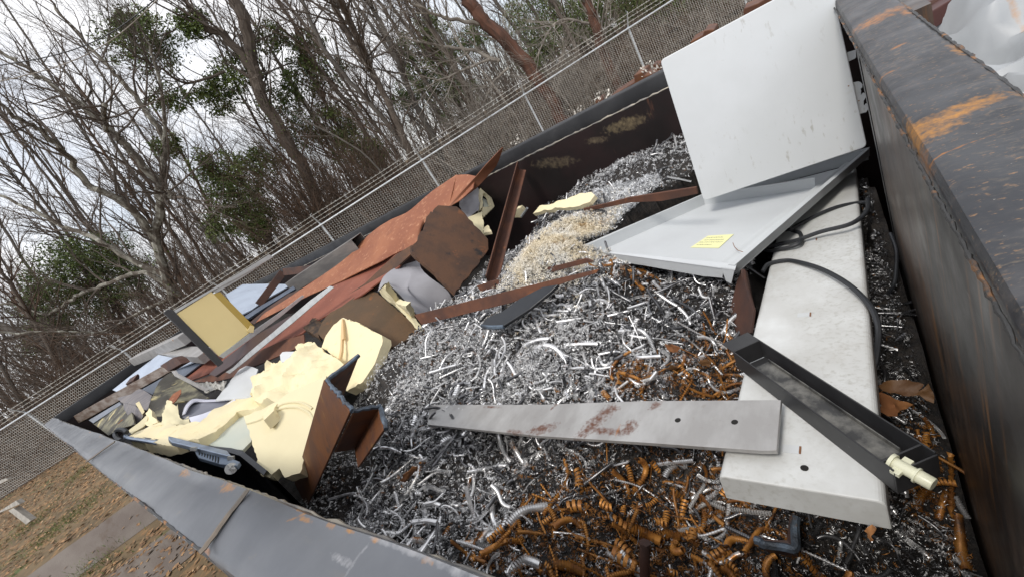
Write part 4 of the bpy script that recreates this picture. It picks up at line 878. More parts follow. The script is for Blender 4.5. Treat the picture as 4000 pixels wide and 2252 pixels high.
pxleaf('brown oblong leaf lying among bright coils below the folded beam', 'b2', [(1090, 720), (1110, 670), (1180, 620), (1215, 615), (1218, 650), (1170, 690), (1120, 735)], -.44, m_leafdry)
pxleaf('small flat brown leaf on dark shavings above the steel bar', 'c7', [(1145, 1150), (1200, 1145), (1260, 1180), (1240, 1215), (1180, 1200)], -.53, m_leafdry)
pxleaf('dull reddish leaf on shavings beside the black tray', 'c7', [(1400, 1280), (1480, 1255), (1520, 1270), (1490, 1310), (1440, 1310)], -.55, m_cardb)
pxleaf('dark brown leaf scrap on shavings just left of the black tray', 'c7', [(1130, 1340), (1200, 1300), (1280, 1310), (1230, 1350)], -.56, m_cardb)

# rusty bars in the heap
def pxbar(name, lab, crop, quad, anchors, th, mat, cat='bar', bev=.001):
    b_, pts, n = pxplate(crop, quad, anchors, th); return tag(obj(name, b_, mat, None, False, bev), lab, cat)
pxbar('flat_bar', 'long rust brown flat bar running from the grey box to the tray', 'c6', [(1195, 925), (1905, 745), ('n3', 1400, 1275), ('n3', 1790, 1185), ('n3', 1760, 1225), ('n3', 1480, 1310), (1925, 835), (1250, 1000)], [(1195, 925, dict(y=1.85)), (1250, 1000, dict(y=1.82)), ('n3', 1790, 1185, dict(z=-.345))], .008, m_rust)
pxbar('flat_bar', 'rust brown flat bar half buried behind the long bar', 'n3', [(632, 1345), (760, 1300), (925, 1275), (1230, 1190), (1450, 1140), (1660, 1085), (1735, 1115), (1400, 1200), (920, 1310), (690, 1420)], [(632, 1345, dict(z=-.40)), (1660, 1085, dict(z=-.33)), (690, 1420, dict(z=-.445))], .008, m_rust)
pxbar('flat_bar', 'rusty strip sticking out of silver shavings behind the tray', 'c7', [(535, 128), (720, 86), (880, 45), (1390, -35), (1402, 15), (1130, 70), (900, 80), (545, 152)], [(535, 128, dict(z=-.35)), (1390, -35, dict(z=-.33)), (1402, 15, dict(z=-.36))], .008, m_rust)
b_, pts, n = pxplate('s', [(1879, 1268), (1912, 1274), (1965, 1272), (2070, 1205), (2150, 1140), (2180, 1110), (2120, 1120), (2030, 1165), (1960, 1215), (1900, 1240)], [(1879, 1268, dict(z=-.39)), (1965, 1272, dict(z=-.40)), (2150, 1120, dict(z=-.35))], .014)
t = thing('black_flat_bar', 'short black steel bar with torch cut end under the long rusty bar', 'bar', pts[0]); obj('bar', b_, m_fridge, t, False, .002)
b = MB(); b.tube(smoothline([pts[0] + n*.006, pts[1] + n*.006, pts[2] + n*.006], 6), .009, 7); obj('cut_edge', b, m_slag, t, True)

# rusty channel leaning on the far wall
ax = P('n3', 1060, 235, y=1.5) ; bt = P('n3', 700, 1285, y=1.55)
c0, c1, c2 = P('n3', 1022, 172, x=2.235), P('n3', 1032, 242, x=2.265), P('n3', 1098, 252, x=2.24)
t = thing('rusty_channel', 'rust brown steel channel leaning steeply against the far container wall', 'steel channel', bt)
obj('channel', extrude_profile([c0, c1, c2], bt - c1 - np.array([-.02, 0, .03]), .006), m_rust, t, False, .001)

# cut steel plates
b_, pts, n = pxplate('n3', [(270, 585), (440, 596), (520, 660), (740, 905), (745, 1000), (560, 1250), (430, 1412), (370, 1355), (100, 1100), (60, 1070), (22, 1030), (10, 980), (42, 946), (72, 928), (82, 870), (140, 780), (152, 730), (200, 640), (226, 662), (236, 610)],
    [(270, 585, dict(y=2.0)), (740, 905, dict(y=1.78)), (400, 1380, dict(y=1.74))], .025, jag=.01, seed=3)
tag(obj('rusty_plate', b_, m_rustplate, None, False, .001), 'thick scaly dark brown steel plate with a ragged torch cut edge', 'steel plate')
b_, pts, n = pxplate('c6', [(468, 1050), (500, 975), (560, 905), (640, 865), (750, 787), (790, 755), (850, 742), (905, 755), (940, 780), (1090, 905), (1240, 1030), (1260, 1060), (1000, 1180), (700, 1180), (520, 1140)],
    [(500, 975, dict(y=2.75)), (850, 742, dict(y=2.6)), (1200, 1030, dict(y=2.05))], .025, jag=.008, seed=5)
tag(obj('rusty_plate', b_, m_plate2, None, False, .001), 'olive brown steel plate with rounded cut corner behind the yellow foam', 'steel plate')

# folded beam with torch cut end
c0, c1, c2, c3, c4 = P('n2', 1395, 510, d=1.24), P('n2', 1040, 790, d=1.16), P('n2', 1318, 1112, d=1.03), P('n2', 1620, 1065, d=1.08), P('n2', 1680, 1318, d=1.02)
axv = unit(ray('s', 1005, 2400))
t = thing('folded_steel_beam', 'rusty folded steel beam section with blue grey torch cut end leaning on the left wall', 'steel beam', c1 + axv*.5)
obj('beam', extrude_profile([c0, c1, c2], axv*1.35, -.007), m_beamrust, t, False, .001)
obj('beam', extrude_profile([c2*.93 + c3*.07 + (0, 0, .004), c3, c4], axv*.36, -.007), m_beamrust, t, False, .001)
b = MB()
for a, c in ((c0, c1), (c1, c2), (c2, c3), (c3, c4)):
    L = np.linalg.norm(c - a); k = max(6, int(L/.012)); b.tube([a + (c - a)*i/k + RNG.normal(0, .0014, 3) - axv*.002 for i in range(k + 1)], [.0062*rnd(.75, 1.25) for i in range(k + 1)], 7)
obj('cut_edge', b, m_slag, t, True)

# grey crumpled box with foam rim
def py(c, x, y, yy): return P(c, x, y, y=yy)
t = thing('crumpled_panel_box', 'crumpled light grey metal box with broken foam lining between two rusty plates', 'appliance shell', py('c6', 1250, 1030, 2.0))
R = [[py('c6', 920, 750, 2.35), py('c6', 990, 682, 2.28), py('c6', 1100, 790, 2.12), py('c6', 1220, 925, 2.0), py('c6', 1290, 1030, 1.98)],
     [py('c6', 962, 640, 2.38), py('c6', 1085, 700, 2.25), py('c6', 1165, 765, 2.1), py('c6', 1290, 900, 2.0), py('c6', 1400, 980, 1.98)],
     [py('c6', 1060, 572, 2.42), py('c6', 1170, 600, 2.3), py('c6', 1175, 745, 2.14), py('c6', 1380, 880, 2.0), py('c6', 1470, 900, 1.98)],
     [py('c6', 1235, 508, 2.42), py('c6', 1250, 580, 2.3), py('c6', 1310, 640, 2.14), py('c6', 1440, 740, 2.02), py('c6', 1490, 830, 1.98)]]
obj('shell', grid_sheet(R, .004, 6, .006, 7, 2), m_greysheet, t, True)
b_, pts, n = pxplate('c6', [(985, 690), (1010, 700), (1100, 830), (1190, 930), (1262, 1035), (1230, 1025), (1150, 935), (1060, 830)], [(985, 690, dict(y=2.3)), (1262, 1035, dict(y=1.95)), (1060, 830, dict(y=2.16))], .02, jag=.006)
obj('foam_edge', b_, m_foamp, t)
b_, pts, n = pxplate('c6', [(930, 745), (975, 700), (985, 740), (1050, 830), (1130, 860), (1190, 980), (1120, 940), (1040, 860), (960, 790)], [(930, 745, dict(y=2.42)), (1190, 980, dict(y=2.1)), (1050, 860, dict(y=2.3))], .03, rough=.01, cuts=8, rs=18)
obj('foam_lining', b_, m_foamp, t)

# far grey box with foam frame
t = thing('broken_door', 'grey dented appliance door with cream foam frame beneath the orange sheet', 'appliance door', py('n3', 690, 860, 2.0))
R = [[py('n3', 470, 535, 2.15), py('n3', 475, 600, 2.1), py('n3', 535, 695, 2.05)], [py('n3', 580, 460, 2.1), py('n3', 560, 560, 2.12), py('n3', 590, 665, 2.03)], [py('n3', 672, 395, 2.1), py('n3', 670, 520, 2.05), py('n3', 655, 640, 2.0)]]
obj('skin', grid_sheet(R, .004, 5, .02, 12, 4), m_greysheet, t, True)
b_, pts, n = pxplate('n3', [(668, 393), (722, 412), (765, 500), (802, 595), (700, 695), (688, 650), (692, 600), (752, 600), (770, 585), (740, 490), (710, 465), (690, 480), (692, 590), (660, 640), (672, 520)], [(668, 393, dict(y=2.08)), (802, 595, dict(y=2.0)), (700, 695, dict(y=1.98))], .03, jag=.006)
obj('foam_frame', b_, m_foamp, t)
b_, pts, n = pxplate('n3', [(690, 480), (710, 465), (742, 490), (772, 588), (700, 605)], [(690, 480, dict(y=2.12)), (742, 490, dict(y=2.1)), (700, 605, dict(y=2.05))], .005); obj('inner_panel', b_, m_liner, t)
b_, pts, n = pxplate('n3', [(545, 695), (620, 660), (690, 640), (688, 700), (700, 780), (690, 870), (640, 800)], [(545, 695, dict(y=2.03)), (690, 640, dict(y=1.98)), (690, 870, dict(y=1.93))], .02, rough=.01, cuts=6, jag=.008); obj('foam_core', b_, m_foamp, t)
def foamslab(lab, crop, outl, anc, th, rough=.012, cuts=14, rs=9, jag=.01, mat=None, seed=1):
    b_, pts, n = pxplate(crop, outl, anc, th, rough=rough, cuts=cuts, rs=rs, jag=jag, seed=seed); return tag(obj('foam_slab', b_, mat or m_foam, None, True), lab, 'foam')
foamslab('small cream foam scrap beside the rusty channel foot', 'n3', [(690, 870), (700, 790), (735, 770), (775, 830), (690, 850)], [(690, 850, dict(y=1.9)), (735, 770, dict(y=1.95)), (775, 830, dict(y=1.85))], .02, .006, 5)
foamslab('long flat cream foam piece on the shavings near the far wall', 'n3', [(1165, 665), (1225, 590), (1330, 575), (1450, 530), (1600, 470), (1715, 462), (1748, 490), (1700, 550), (1600, 590), (1400, 612), (1240, 640)], [(1165, 665, dict(z=-.34)), (1600, 470, dict(z=-.3)), (1700, 550, dict(z=-.325))], .025, .006)
foamslab('small cream foam corner poking out behind the beige shavings', 'n3', [(985, 700), (1010, 620), (1050, 606), (1085, 640), (1060, 700)], [(985, 700, dict(z=-.4)), (1010, 620, dict(z=-.33)), (1085, 640, dict(z=-.36))], .02, .004, 5)
b = MB(); b.tube([P('n3', 1055, 690, z=-.375), P('n3', 1110, 612, z=-.33)], .008, 8); tag(obj('grey_pipe', b, m_alum, None, True), 'short grey pipe end beside the small foam corner', 'pipe')

# near foam slabs
foamslab('flat cream foam slab with arched groove standing before the smashed fridge', 'n2', [(148, 1170), (190, 1155), (370, 1085), (500, 1010), (690, 885), (1035, 735), (1020, 850), (960, 1080), (840, 1480), ('b2', 330, 665), ('b2', 215, 700), ('b2', 172, 628), ('b2', 100, 700), ('b2', 50, 690), ('b2', 5, 645), ('b2', 0, 520)],
    [(148, 1170, dict(y=2.33)), (1035, 735, dict(y=2.05)), ('b2', 215, 700, dict(y=1.95))], .05, .004, 16, 5, .006, m_foamp, 2)
q0 = P('n2', 148, 1170, y=2.33); q1 = P('n2', 1035, 735, y=2.05); q2 = P('b2', 215, 700, y=1.95); nn_ = unit(np.cross(q1 - q0, q2 - q0)); nn_ = nn_ if nn_ @ (q0 - CAM) > 0 else -nn_
b = MB(); b.tube(smoothline([onplane('n2', x, y, q0 - nn_*.001, nn_) for x, y in ((180, 1250), (300, 1215), (420, 1160), (560, 1085), (700, 1070), (790, 1100), (860, 1150), (905, 1240))]), .006, 6)
b.tube(smoothline([onplane('n2', x, y, q0 - nn_*.001, nn_) for x, y in ((420, 1130), (560, 1040), (700, 1015), (800, 1040), (880, 1090))]), .006, 6)
tag(obj('foam_bead', b, m_foamp, None, True), 'arched raised bead across the standing foam slab', 'foam')
foamslab('cream foam wedge lying across the top of the standing slab', 'n2', [(335, 1165), (490, 1005), (500, 1035), (470, 1110), (360, 1215)], [(335, 1165, dict(y=2.2)), (490, 1005, dict(y=2.25)), (360, 1215, dict(y=2.12))], .05, .003, 4)
foamslab('big broken cream foam block heaped behind the standing slab', 'n2', [(210, 870), (240, 790), (290, 700), (380, 545), (470, 560), (565, 600), (640, 520), (700, 440), (680, 400), (720, 370), (850, 338), (900, 370), (980, 440), (1070, 500), (1210, 590), (1150, 660), (1040, 740), (850, 830), (690, 890), (560, 1000), (430, 1010), (280, 1000), (225, 940)],
    [(210, 870, dict(y=2.75)), (850, 338, dict(y=2.75)), (1040, 740, dict(y=2.15))], .12, .055, 34, 7, .014, None, 8)
foamslab('upright pitted cream foam slab touching the heap of bright shavings', 'n2', [(985, 430), (1035, 300), (1100, 215), (1205, 112), (1370, 160), (1550, 260), (1635, 300), (1640, 350), (1600, 480), (1560, 600), (1430, 800), (1250, 900), (1180, 700), (1060, 480)],
    [(1035, 300, dict(y=2.6)), (1205, 112, dict(y=2.5)), (1560, 600, dict(y=1.95))], .06, .008, 16, 10, .008, m_foam, 4)
b_, pts, n = pxplate('n2', [(1200, 118), (1212, 118), (1222, 330), (1205, 345), (1200, 470), (1180, 560), (1165, 550), (1185, 440), (1190, 320)], [(1205, 112, dict(y=2.47)), (1222, 330, dict(y=2.3)), (1165, 550, dict(y=2.24))], .012); tag(obj('foam_strip', b_, M('browned_foam', (.6, .42, .22), rough=.9), None), 'browned foam strip along the crack of the pitted slab', 'foam')

# smashed fridge along the left wall
fr = thing('smashed_fridge', 'smashed black fridge with cream foam and pale liner beside the left rail', 'fridge', (.2, 2.6, -.6))
side = [py('n1', 172, 960, 3.25), py('n1', 195, 1000, 3.22), py('n1', 480, 1045, 2.95), py('n1', 700, 1090, 2.75), py('n1', 1450, 1170, 2.3), py('n1', 1600, 1215, 2.2), py('n1', 1900, 1460, 2.0)]
low = [p + np.array([-.03, -.05, -.42]) for p in side]
b = MB(); k = len(side); th_ = np.array([.02, .01, 0]); b.add(side + low + [p + th_ for p in side] + [p + th_ for p in low], [(i, i + 1, k + i + 1, k + i) for i in range(k - 1)] + [(2*k + i, 3*k + i, 3*k + i + 1, 2*k + i + 1) for i in range(k - 1)] + [(i, 2*k + i, 2*k + i + 1, i + 1) for i in range(k - 1)])
obj('cabinet', b, m_fridge, fr)
b = MB(); b.tube(smoothline([p + np.array([0, 0, .004]) for p in side[:4]], 5), .011, 7); obj('cabinet_edge', b, m_trim, fr, True)
b_, pts, n = pxplate('n1', [(700, 966), (740, 975), (1440, 1150), (1485, 1205), (1430, 1215), (910, 1085), (740, 1045), (698, 1005)], [(700, 966, dict(y=2.72)), (1440, 1150, dict(y=2.25)), (1430, 1215, dict(y=2.2))], .02); obj('trim', b_, m_trim, fr, False, .003)
b_, pts, n = pxplate('n1', [(1030, 1150), (1360, 1235), (1480, 1240), (1600, 1290), (1560, 1345), (1350, 1320), (1080, 1240), (1050, 1200)], [(1030, 1150, dict(y=2.46)), (1480, 1240, dict(y=2.2)), (1350, 1320, dict(y=2.2))], .02); gr_ = obj('vent_grille', b_, M('grey_blue_plastic', (.14, .18, .24), rough=.4), fr, False, .003)
for i in range(8):
    x = 1085 + i*34; y = 1168 + i*9
    b_, p2, n2 = pxplate('n1', [(x, y - 4), (x + 13, y), (x + 9, y + 78), (x - 5, y + 74)], [(x, y, dict(y=2.41 - i*.022)), (x + 13, y, dict(y=2.405 - i*.022)), (x, y + 78, dict(y=2.37 - i*.022))], .002); obj('slot', b_, m_hole if i % 1 == 0 else m_trim, gr_)
w0 = py('n1', 1490, 1378, 2.12); b = MB()
d = disc(w0, ray('n1', 1490, 1378), .022, .02, 18); b.add(d.v, d.f)
for a in np.arange(0, 6.28, 1.047):
    e = unit(CX)*math.cos(a) + unit(CY)*math.sin(a); b.tube([w0 - unit(FWD)*.003, w0 - unit(FWD)*.003 + e*.019], .003, 5)
obj('roller', b, M('white_plastic', (.6, .6, .58), rough=.4), fr)
for x, y in ((1020, 1130), (1490, 1245)):
    b = MB(); c_ = py('n1', x, y, 2.4 if x < 1200 else 2.18); b.box(c_, CX*.012, CY*.007, FWD*.006); obj('bracket', b, m_alum, fr)
b_, pts, n = pxplate('n1', [(1130, 1060), (1300, 885), (1440, 770), (1560, 660), (1740, 600), (1860, 618), (1960, 640), (1800, 900), (1740, 1040), (1640, 1140), (1440, 1140)], [(1130, 1060, dict(y=2.6)), (1740, 600, dict(y=2.75)), (1640, 1140, dict(y=2.25))], .015); obj('inner_liner', b_, m_liner, fr)
fo = pxplate('n1', [(205, 990), (250, 950), (320, 910), (480, 840), (640, 800), (900, 830), (1100, 800), (1180, 740), (1300, 640), (1500, 512), (1700, 480), (1850, 520), (1935, 545), (1935, 590), (1800, 605), (1700, 615), (1560, 660), (1400, 790), (1250, 925), (1080, 1025), (940, 1035), (810, 1090), (700, 1080), (480, 1030)],
    [(205, 990, dict(y=3.2)), (1300, 640, dict(y=2.9)), (940, 1035, dict(y=2.6))], .06, rough=.022, cuts=22, rs=7, jag=.01, seed=6); obj('insulation_foam', fo[0], m_foam, fr, True)
b = MB(); b.tube(smoothline([py('n1', x, y, yy) for x, y, yy in ((1000, 1030, 2.62), (1100, 1015, 2.66), (1250, 925, 2.7), (1400, 785, 2.74), (1560, 655, 2.76), (1700, 605, 2.76), (1850, 590, 2.72), (1930, 592, 2.68))], 6), .012, 6); obj('glue_seam', b, M('brown_glue', (.5, .3, .17), rough=.6), fr, True)
R = [[py('n1', 172, 960, 3.3), py('n1', 195, 1000, 3.25)], [py('n1', 200, 900, 3.35), py('n1', 260, 930, 3.3)], [py('n1', 340, 790, 3.4), py('n1', 400, 840, 3.35)], [py('n1', 450, 685, 3.45), py('n1', 440, 750, 3.4)]]
obj('bent_corner', grid_sheet(R, .012, 5, .004, 9), m_foamp, fr, True)

def scrap(name, lab, cat, crop, outl, anc, th, mat, sm=False, bev=.001, **k):
    b_, pts, n = pxplate(crop, outl, anc, th, **k); return tag(obj(name, b_, mat, None, sm, 0 if sm else bev), lab, cat)
scrap('foam_shard', 'ragged upright cream foam shard rising from the smashed fridge', 'foam', 'n1', [(600, 830), (625, 760), (640, 650), (690, 520), (735, 535), (770, 585), (805, 605), (820, 568), (826, 690), (850, 740), (885, 765), (955, 725), (985, 810), (960, 840), (700, 840)], [(690, 520, dict(y=3.3)), (955, 725, dict(y=3.1)), (625, 760, dict(y=3.15))], .03, m_foamp, True, rough=.014, cuts=14, rs=12, jag=.006)
scrap('foam_lump', 'lumpy cream foam bit in the fridge corner', 'foam', 'n1', [(430, 840), (400, 800), (440, 740), (410, 680), (450, 612), (480, 640), (490, 720), (560, 760), (590, 810), (480, 850)], [(430, 840, dict(y=3.3)), (450, 612, dict(y=3.5)), (590, 810, dict(y=3.2))], .04, m_foam, True, rough=.02, cuts=9, rs=14)
# liner tub, bent white door skin, stained panel
R = [[py('n1', 875, 735, 3.15), py('n1', 1000, 830, 3.0)], [py('n1', 905, 630, 3.25), py('n1', 1130, 760, 2.98)], [py('n1', 965, 545, 3.35), py('n1', 1270, 660, 2.98)], [py('n1', 1040, 502, 3.4), py('n1', 1420, 570, 2.98)], [py('n1', 1200, 515, 3.3), py('n1', 1540, 500, 2.95)]]
lt = thing('liner_tub', 'lavender white curved fridge liner with dark grey hollow', 'fridge liner', py('n1', 1000, 830, 3.0))
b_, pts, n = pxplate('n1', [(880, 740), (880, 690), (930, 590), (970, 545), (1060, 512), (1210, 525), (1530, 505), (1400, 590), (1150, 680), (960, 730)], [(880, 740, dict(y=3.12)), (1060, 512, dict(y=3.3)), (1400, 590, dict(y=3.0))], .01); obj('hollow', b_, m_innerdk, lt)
b_, pts, n = pxplate('n1', [(890, 755), (1130, 690), (1400, 590), (1540, 500), (1545, 530), (1300, 650), (1160, 770), (1000, 830), (960, 740)], [(890, 755, dict(y=3.05)), (1540, 500, dict(y=2.9)), (1000, 830, dict(y=2.98))], .008); obj('wall', b_, m_linerw, lt)
R = [[py('n1', 868, 715, 3.16), py('n1', 900, 690, 3.1)], [py('n1', 900, 610, 3.22), py('n1', 950, 600, 3.14)], [py('n1', 955, 540, 3.3), py('n1', 1010, 545, 3.2)], [py('n1', 1030, 500, 3.34), py('n1', 1080, 530, 3.22)], [py('n1', 1200, 510, 3.2), py('n1', 1210, 530, 3.15)], [py('n1', 1540, 498, 2.98), py('n1', 1540, 510, 2.95)]]
obj('curved_lip', grid_sheet(R, .006, 6), m_linerw, lt, True)
R = [[py('n1', 1290, 522, 3.1), py('n1', 1480, 510, 2.95), py('n1', 1740, 480, 2.8)], [py('n1', 1420, 350, 3.35), py('n1', 1600, 330, 3.1), py('n1', 1760, 350, 2.95)], [py('n1', 1560, 180, 3.6), py('n1', 1680, 200, 3.3), py('n1', 1800, 220, 3.1)], [py('n1', 1640, 85, 3.7), py('n1', 1730, 95, 3.45), py('n1', 1830, 130, 3.2)]]
tag(obj('door_skin', grid_sheet(R, .006, 6, .004, 5), m_white, None, True), 'curved white appliance door skin with cream edge behind the foam block', 'appliance door')
R = [[py('n1', 450, 600, 3.7), py('n1', 480, 695, 3.6), py('n1', 620, 720, 3.5)], [py('n1', 520, 430, 3.9), py('n1', 620, 520, 3.7), py('n1', 700, 600, 3.5)], [py('n1', 615, 245, 4.1), py('n1', 760, 380, 3.8), py('n1', 860, 560, 3.5)], [py('n1', 740, 160, 4.1), py('n1', 900, 330, 3.8), py('n1', 1050, 530, 3.45)], [py('n1', 830, 215, 4.0), py('n1', 1060, 390, 3.6), py('n1', 1200, 480, 3.35)]]
sp_ = thing('stained_panel', 'black and olive stained bent panel with cream foam patches near the left rail', 'appliance panel', py('n1', 620, 720, 3.5))
obj('sheet', grid_sheet(R, .006, 7, .012, 6, 3), m_olive, sp_, True)
b_, pts, n = pxplate('n1', [(740, 158), (775, 150), (800, 190), (1195, 395), (1175, 412), (1120, 390), (780, 215)], [(740, 158, dict(y=4.0)), (1195, 395, dict(y=3.3)), (780, 215, dict(y=3.95))], .012); obj('edge_strip', b_, m_galv, sp_)
b_, pts, n = pxplate('n1', [(700, 520), (760, 440), (860, 380), (860, 430), (800, 520), (760, 560)], [(700, 520, dict(y=3.45)), (860, 380, dict(y=3.5)), (760, 560, dict(y=3.4))], .006); obj('rust_patch', b_, m_orange, sp_)
R = [[py('n1', 1030, 290, 3.9), py('n1', 1195, 405, 3.4)], [py('n1', 1180, 315, 3.75), py('n1', 1260, 400, 3.35)], [py('n1', 1310, 320, 3.6), py('n1', 1330, 400, 3.3)], [py('n1', 1450, 305, 3.45), py('n1', 1390, 385, 3.25)]]
tag(obj('crumpled_foil', grid_sheet(R, .003, 7, .035, 16, 5), M('crumpled_white_foil', (.6, .58, .52), (.45, .44, .4), 9, rough=.3, metal=.3), None, True), 'crumpled whitish foil sheet behind the curled liner', 'foil')
R = [[py('n1', 70, 490, 4.6), py('n1', 100, 540, 4.5)], [py('n1', 230, 440, 4.5), py('n1', 300, 590, 4.2)], [py('n1', 345, 380, 4.5), py('n1', 420, 640, 4.0)], [py('n1', 495, 462, 4.2), py('n1', 455, 600, 4.0)]]
gs_ = thing('grey_sheet', 'dull grey folded sheet drooping beside the left rail corner', 'sheet metal', py('n1', 300, 590, 4.2))
obj('top', grid_sheet(R, .006, 6, .006, 5), m_greydk, gs_, True)
R = [[py('n1', 75, 495, 4.6), py('n1', 130, 600, 4.5)], [py('n1', 180, 545, 4.4), py('n1', 240, 770, 4.2)], [py('n1', 300, 595, 4.2), py('n1', 295, 810, 4.1)], [py('n1', 340, 640, 4.1), py('n1', 375, 700, 4.0)]]
obj('flap', grid_sheet(R, .006, 6, .02, 6), m_greydk, gs_, True)
scrap('foam_strip', 'short yellowed foam strip standing against the folded grey sheet', 'foam', 'n1', [(288, 560), (335, 535), (400, 660), (372, 695)], [(288, 560, dict(y=4.0)), (335, 535, dict(y=4.0)), (372, 695, dict(y=3.9))], .03, m_foam, True, rough=.006, cuts=6, rs=20)
b = MB(); b.tube(smoothline([py('n1', x, y, yy) for x, y, yy in ((110, 1025, 3.1), (60, 1010, 3.2), (30, 950, 3.3), (60, 895, 3.3), (130, 890, 3.25), (178, 925, 3.2))], 6), .012, 6); tag(obj('rubber_gasket', b, m_cable, None, True), 'black rubber gasket loop poking up at the left rail', 'gasket')
# black tray and wires near the far left corner
t = thing('metal_tray', 'blue black metal tray frame with a bundle of brown wires in the far left corner', 'frame', py('n4', 600, 1100, 5))
b_, pts, n = pxplate('n4', [(400, 1075), (735, 875), (755, 905), (450, 1110)], [(400, 1075, dict(y=5.6)), (735, 875, dict(y=5.0)), (755, 905, dict(y=4.9))], .05); obj('bar', b_, m_bluedk, t, False, .004)
b_, pts, n = pxplate('n4', [(450, 1110), (755, 905), (860, 960), (900, 1120), (700, 1180), (620, 1240)], [(450, 1110, dict(y=5.5)), (755, 905, dict(y=4.9)), (700, 1180, dict(y=4.3))], .01); obj('tray', b_, m_olive, t)
b = MB()
for i in range(26):
    x0, y0 = rnd(720, 800), rnd(1090, 1160); b.tube(smoothline([py('n4', x0, y0, 4.4), py('n4', x0 + rnd(20, 60), y0 - rnd(0, 40), 4.35), py('n4', x0 + rnd(80, 120), y0 - rnd(0, 50), 4.3)], 4), .004, 4)
obj('wire_bundle', b, m_edgebrown, t, True)

# long rusted rail with clamp block
t = thing('rusty_rail', 'grey brown rusty rail with clamp blocks lying over the end of the container', 'rail', py('n4', 240, 1030, 6.6))
b_, pts, n = pxplate('n4', [(240, 1030), (420, 925), (1180, 500), (1225, 520), (1275, 558), (420, 1045), (295, 1108)], [(240, 1030, dict(y=6.6)), (1180, 500, dict(y=4.4)), (1275, 558, dict(y=4.3))], .05); obj('rail', b_, M('rail_steel', (.26, .22, .19), (.11, .065, .04), 4, rough=.55, metal=.3, stretch=(6, .6, 6), bump=.2), t, False, .004)
for ol, ys_ in (([(1168, 490), (1310, 400), (1360, 420), (1405, 468), (1260, 552), (1225, 520)], 4.3), ([(800, 688), (885, 640), (905, 660), (905, 690), (830, 715)], 5.2)):
    b_, p2, n2 = pxplate('n4', ol, [(*ol[0], dict(y=ys_)), (*ol[1], dict(y=ys_ - .25)), (*ol[-2], dict(y=ys_ - .12))], .06); obj('clamp_block', b_, m_darkrust, t, False, .004)
scrap('blue_sheet', 'long pale blue metal sheet lying at the far end of the container', 'sheet metal', 'n4', [(660, 748), (900, 560), (1155, 368), (1310, 400), (1560, 430), (1540, 445), (1340, 530), (1050, 660), (700, 765)], [(660, 748, dict(y=6.4)), (1155, 368, dict(y=5.9)), (1560, 430, dict(y=4.6))], .012, m_blue)
scrap('blue_black_sheet', 'dark blue sheet under the rusty rail and stained panel', 'sheet metal', 'n4', [(980, 740), (1250, 590), (1500, 470), (1620, 425), (1700, 400), (1440, 600), (1300, 640), (1190, 660), (1090, 800)], [(980, 740, dict(y=5.3)), (1620, 425, dict(y=4.6)), (1090, 800, dict(y=5.0))], .012, m_bluedk)
# two grey box beams
def boxbeam(name, lab, c, a, bq, wy, hz_, mat, hollow=False):
    """square section from a to b; wy, hz_ half width and half height"""
    a, bq = np.asarray(a), np.asarray(bq); ax = unit(bq - a); s = unit(np.cross(ax, (0, 0, 1))); w = np.cross(s, ax); mb = MB()
    if not hollow: mb.box((a + bq)/2, (bq - a)/2, s*wy, w*hz_)
    else:
        L = (bq - a)/2; th_ = .006
        for sg in (-1, 1):
            mb.box((a + bq)/2 + s*sg*wy, L, s*th_/2, w*(hz_ + th_/2)); mb.box((a + bq)/2 + w*sg*hz_, L, s*(wy - th_/2), w*th_/2)
    return tag(obj(name, mb, mat, None, False, .004), lab, c)
boxbeam('grey_beam', 'grey steel box beam reaching over the far end wall', 'beam', P('n4', 915, 425, y=7.3), P('n4', 1470, 180, y=4.9), .06, .05, m_galv)
boxbeam('grey_beam', 'shorter grey box beam with rust stains under the yellow drawer', 'beam', P('n4', 1240, 345, y=6.0), P('n4', 1690, 375, y=4.2), .06, .04, m_galv)
# red plate with bent edge
scrap('red_rust_plate', 'long red brown plate lying under the rails with a bent front edge', 'steel plate', 's', [(715, 1495), (735, 1440), (860, 1370), (1100, 1265), (1300, 1115), (1500, 995), (1620, 940), (1560, 1040), (1414, 1150), (1240, 1250), (1180, 1300), (969, 1395), (770, 1475)], [(735, 1440, dict(y=4.9)), (1500, 995, dict(y=2.75)), (1240, 1250, dict(y=2.95))], .01, m_redrust)
scrap('brown_angle', 'rust brown flat edge strip in front of the red plate', 'steel strip', 's', [(750, 1490), (835, 1490), (900, 1475), (969, 1440), (1190, 1345), (1186, 1305), (1110, 1325), (960, 1392), (860, 1450)], [(750, 1490, dict(y=4.4)), (1190, 1345, dict(y=2.9)), (1186, 1305, dict(y=2.95))], .01, m_rust)
scrap('dark_rusty_strip', 'dark rusty flange lying along the edge of the red plate', 'steel strip', 'c6', [(510, 990), (560, 880), (700, 770), (820, 690), (1000, 520), (1060, 470), (1175, 400), (1190, 450), (1060, 570), (960, 660), (870, 750), (770, 760), (620, 880)], [(560, 880, dict(y=2.95)), (1175, 400, dict(y=2.3)), (960, 660, dict(y=2.5))], .014, m_rustplate)
scrap('burnt_block', 'charred broken wooden block on the red plate behind the foam', 'wood block', 'n2', [(800, 235), (820, 190), (870, 150), (920, 105), (950, 120), (995, 165), (980, 210), (950, 300), (960, 340), (910, 300), (860, 265)], [(800, 235, dict(y=3.0)), (920, 105, dict(y=3.0)), (910, 300, dict(y=2.85))], .05, m_wood, True, rough=.02, cuts=7, rs=25, jag=.006)
scrap('white_socket', 'small white plastic socket frame behind the cream foam block', 'socket', 'n2', [(530, 510), (560, 475), (600, 470), (700, 470), (640, 530), (620, 570), (590, 580), (540, 590)], [(530, 510, dict(y=2.95)), (700, 470, dict(y=2.8)), (540, 590, dict(y=2.85))], .03, m_white, False, .004)
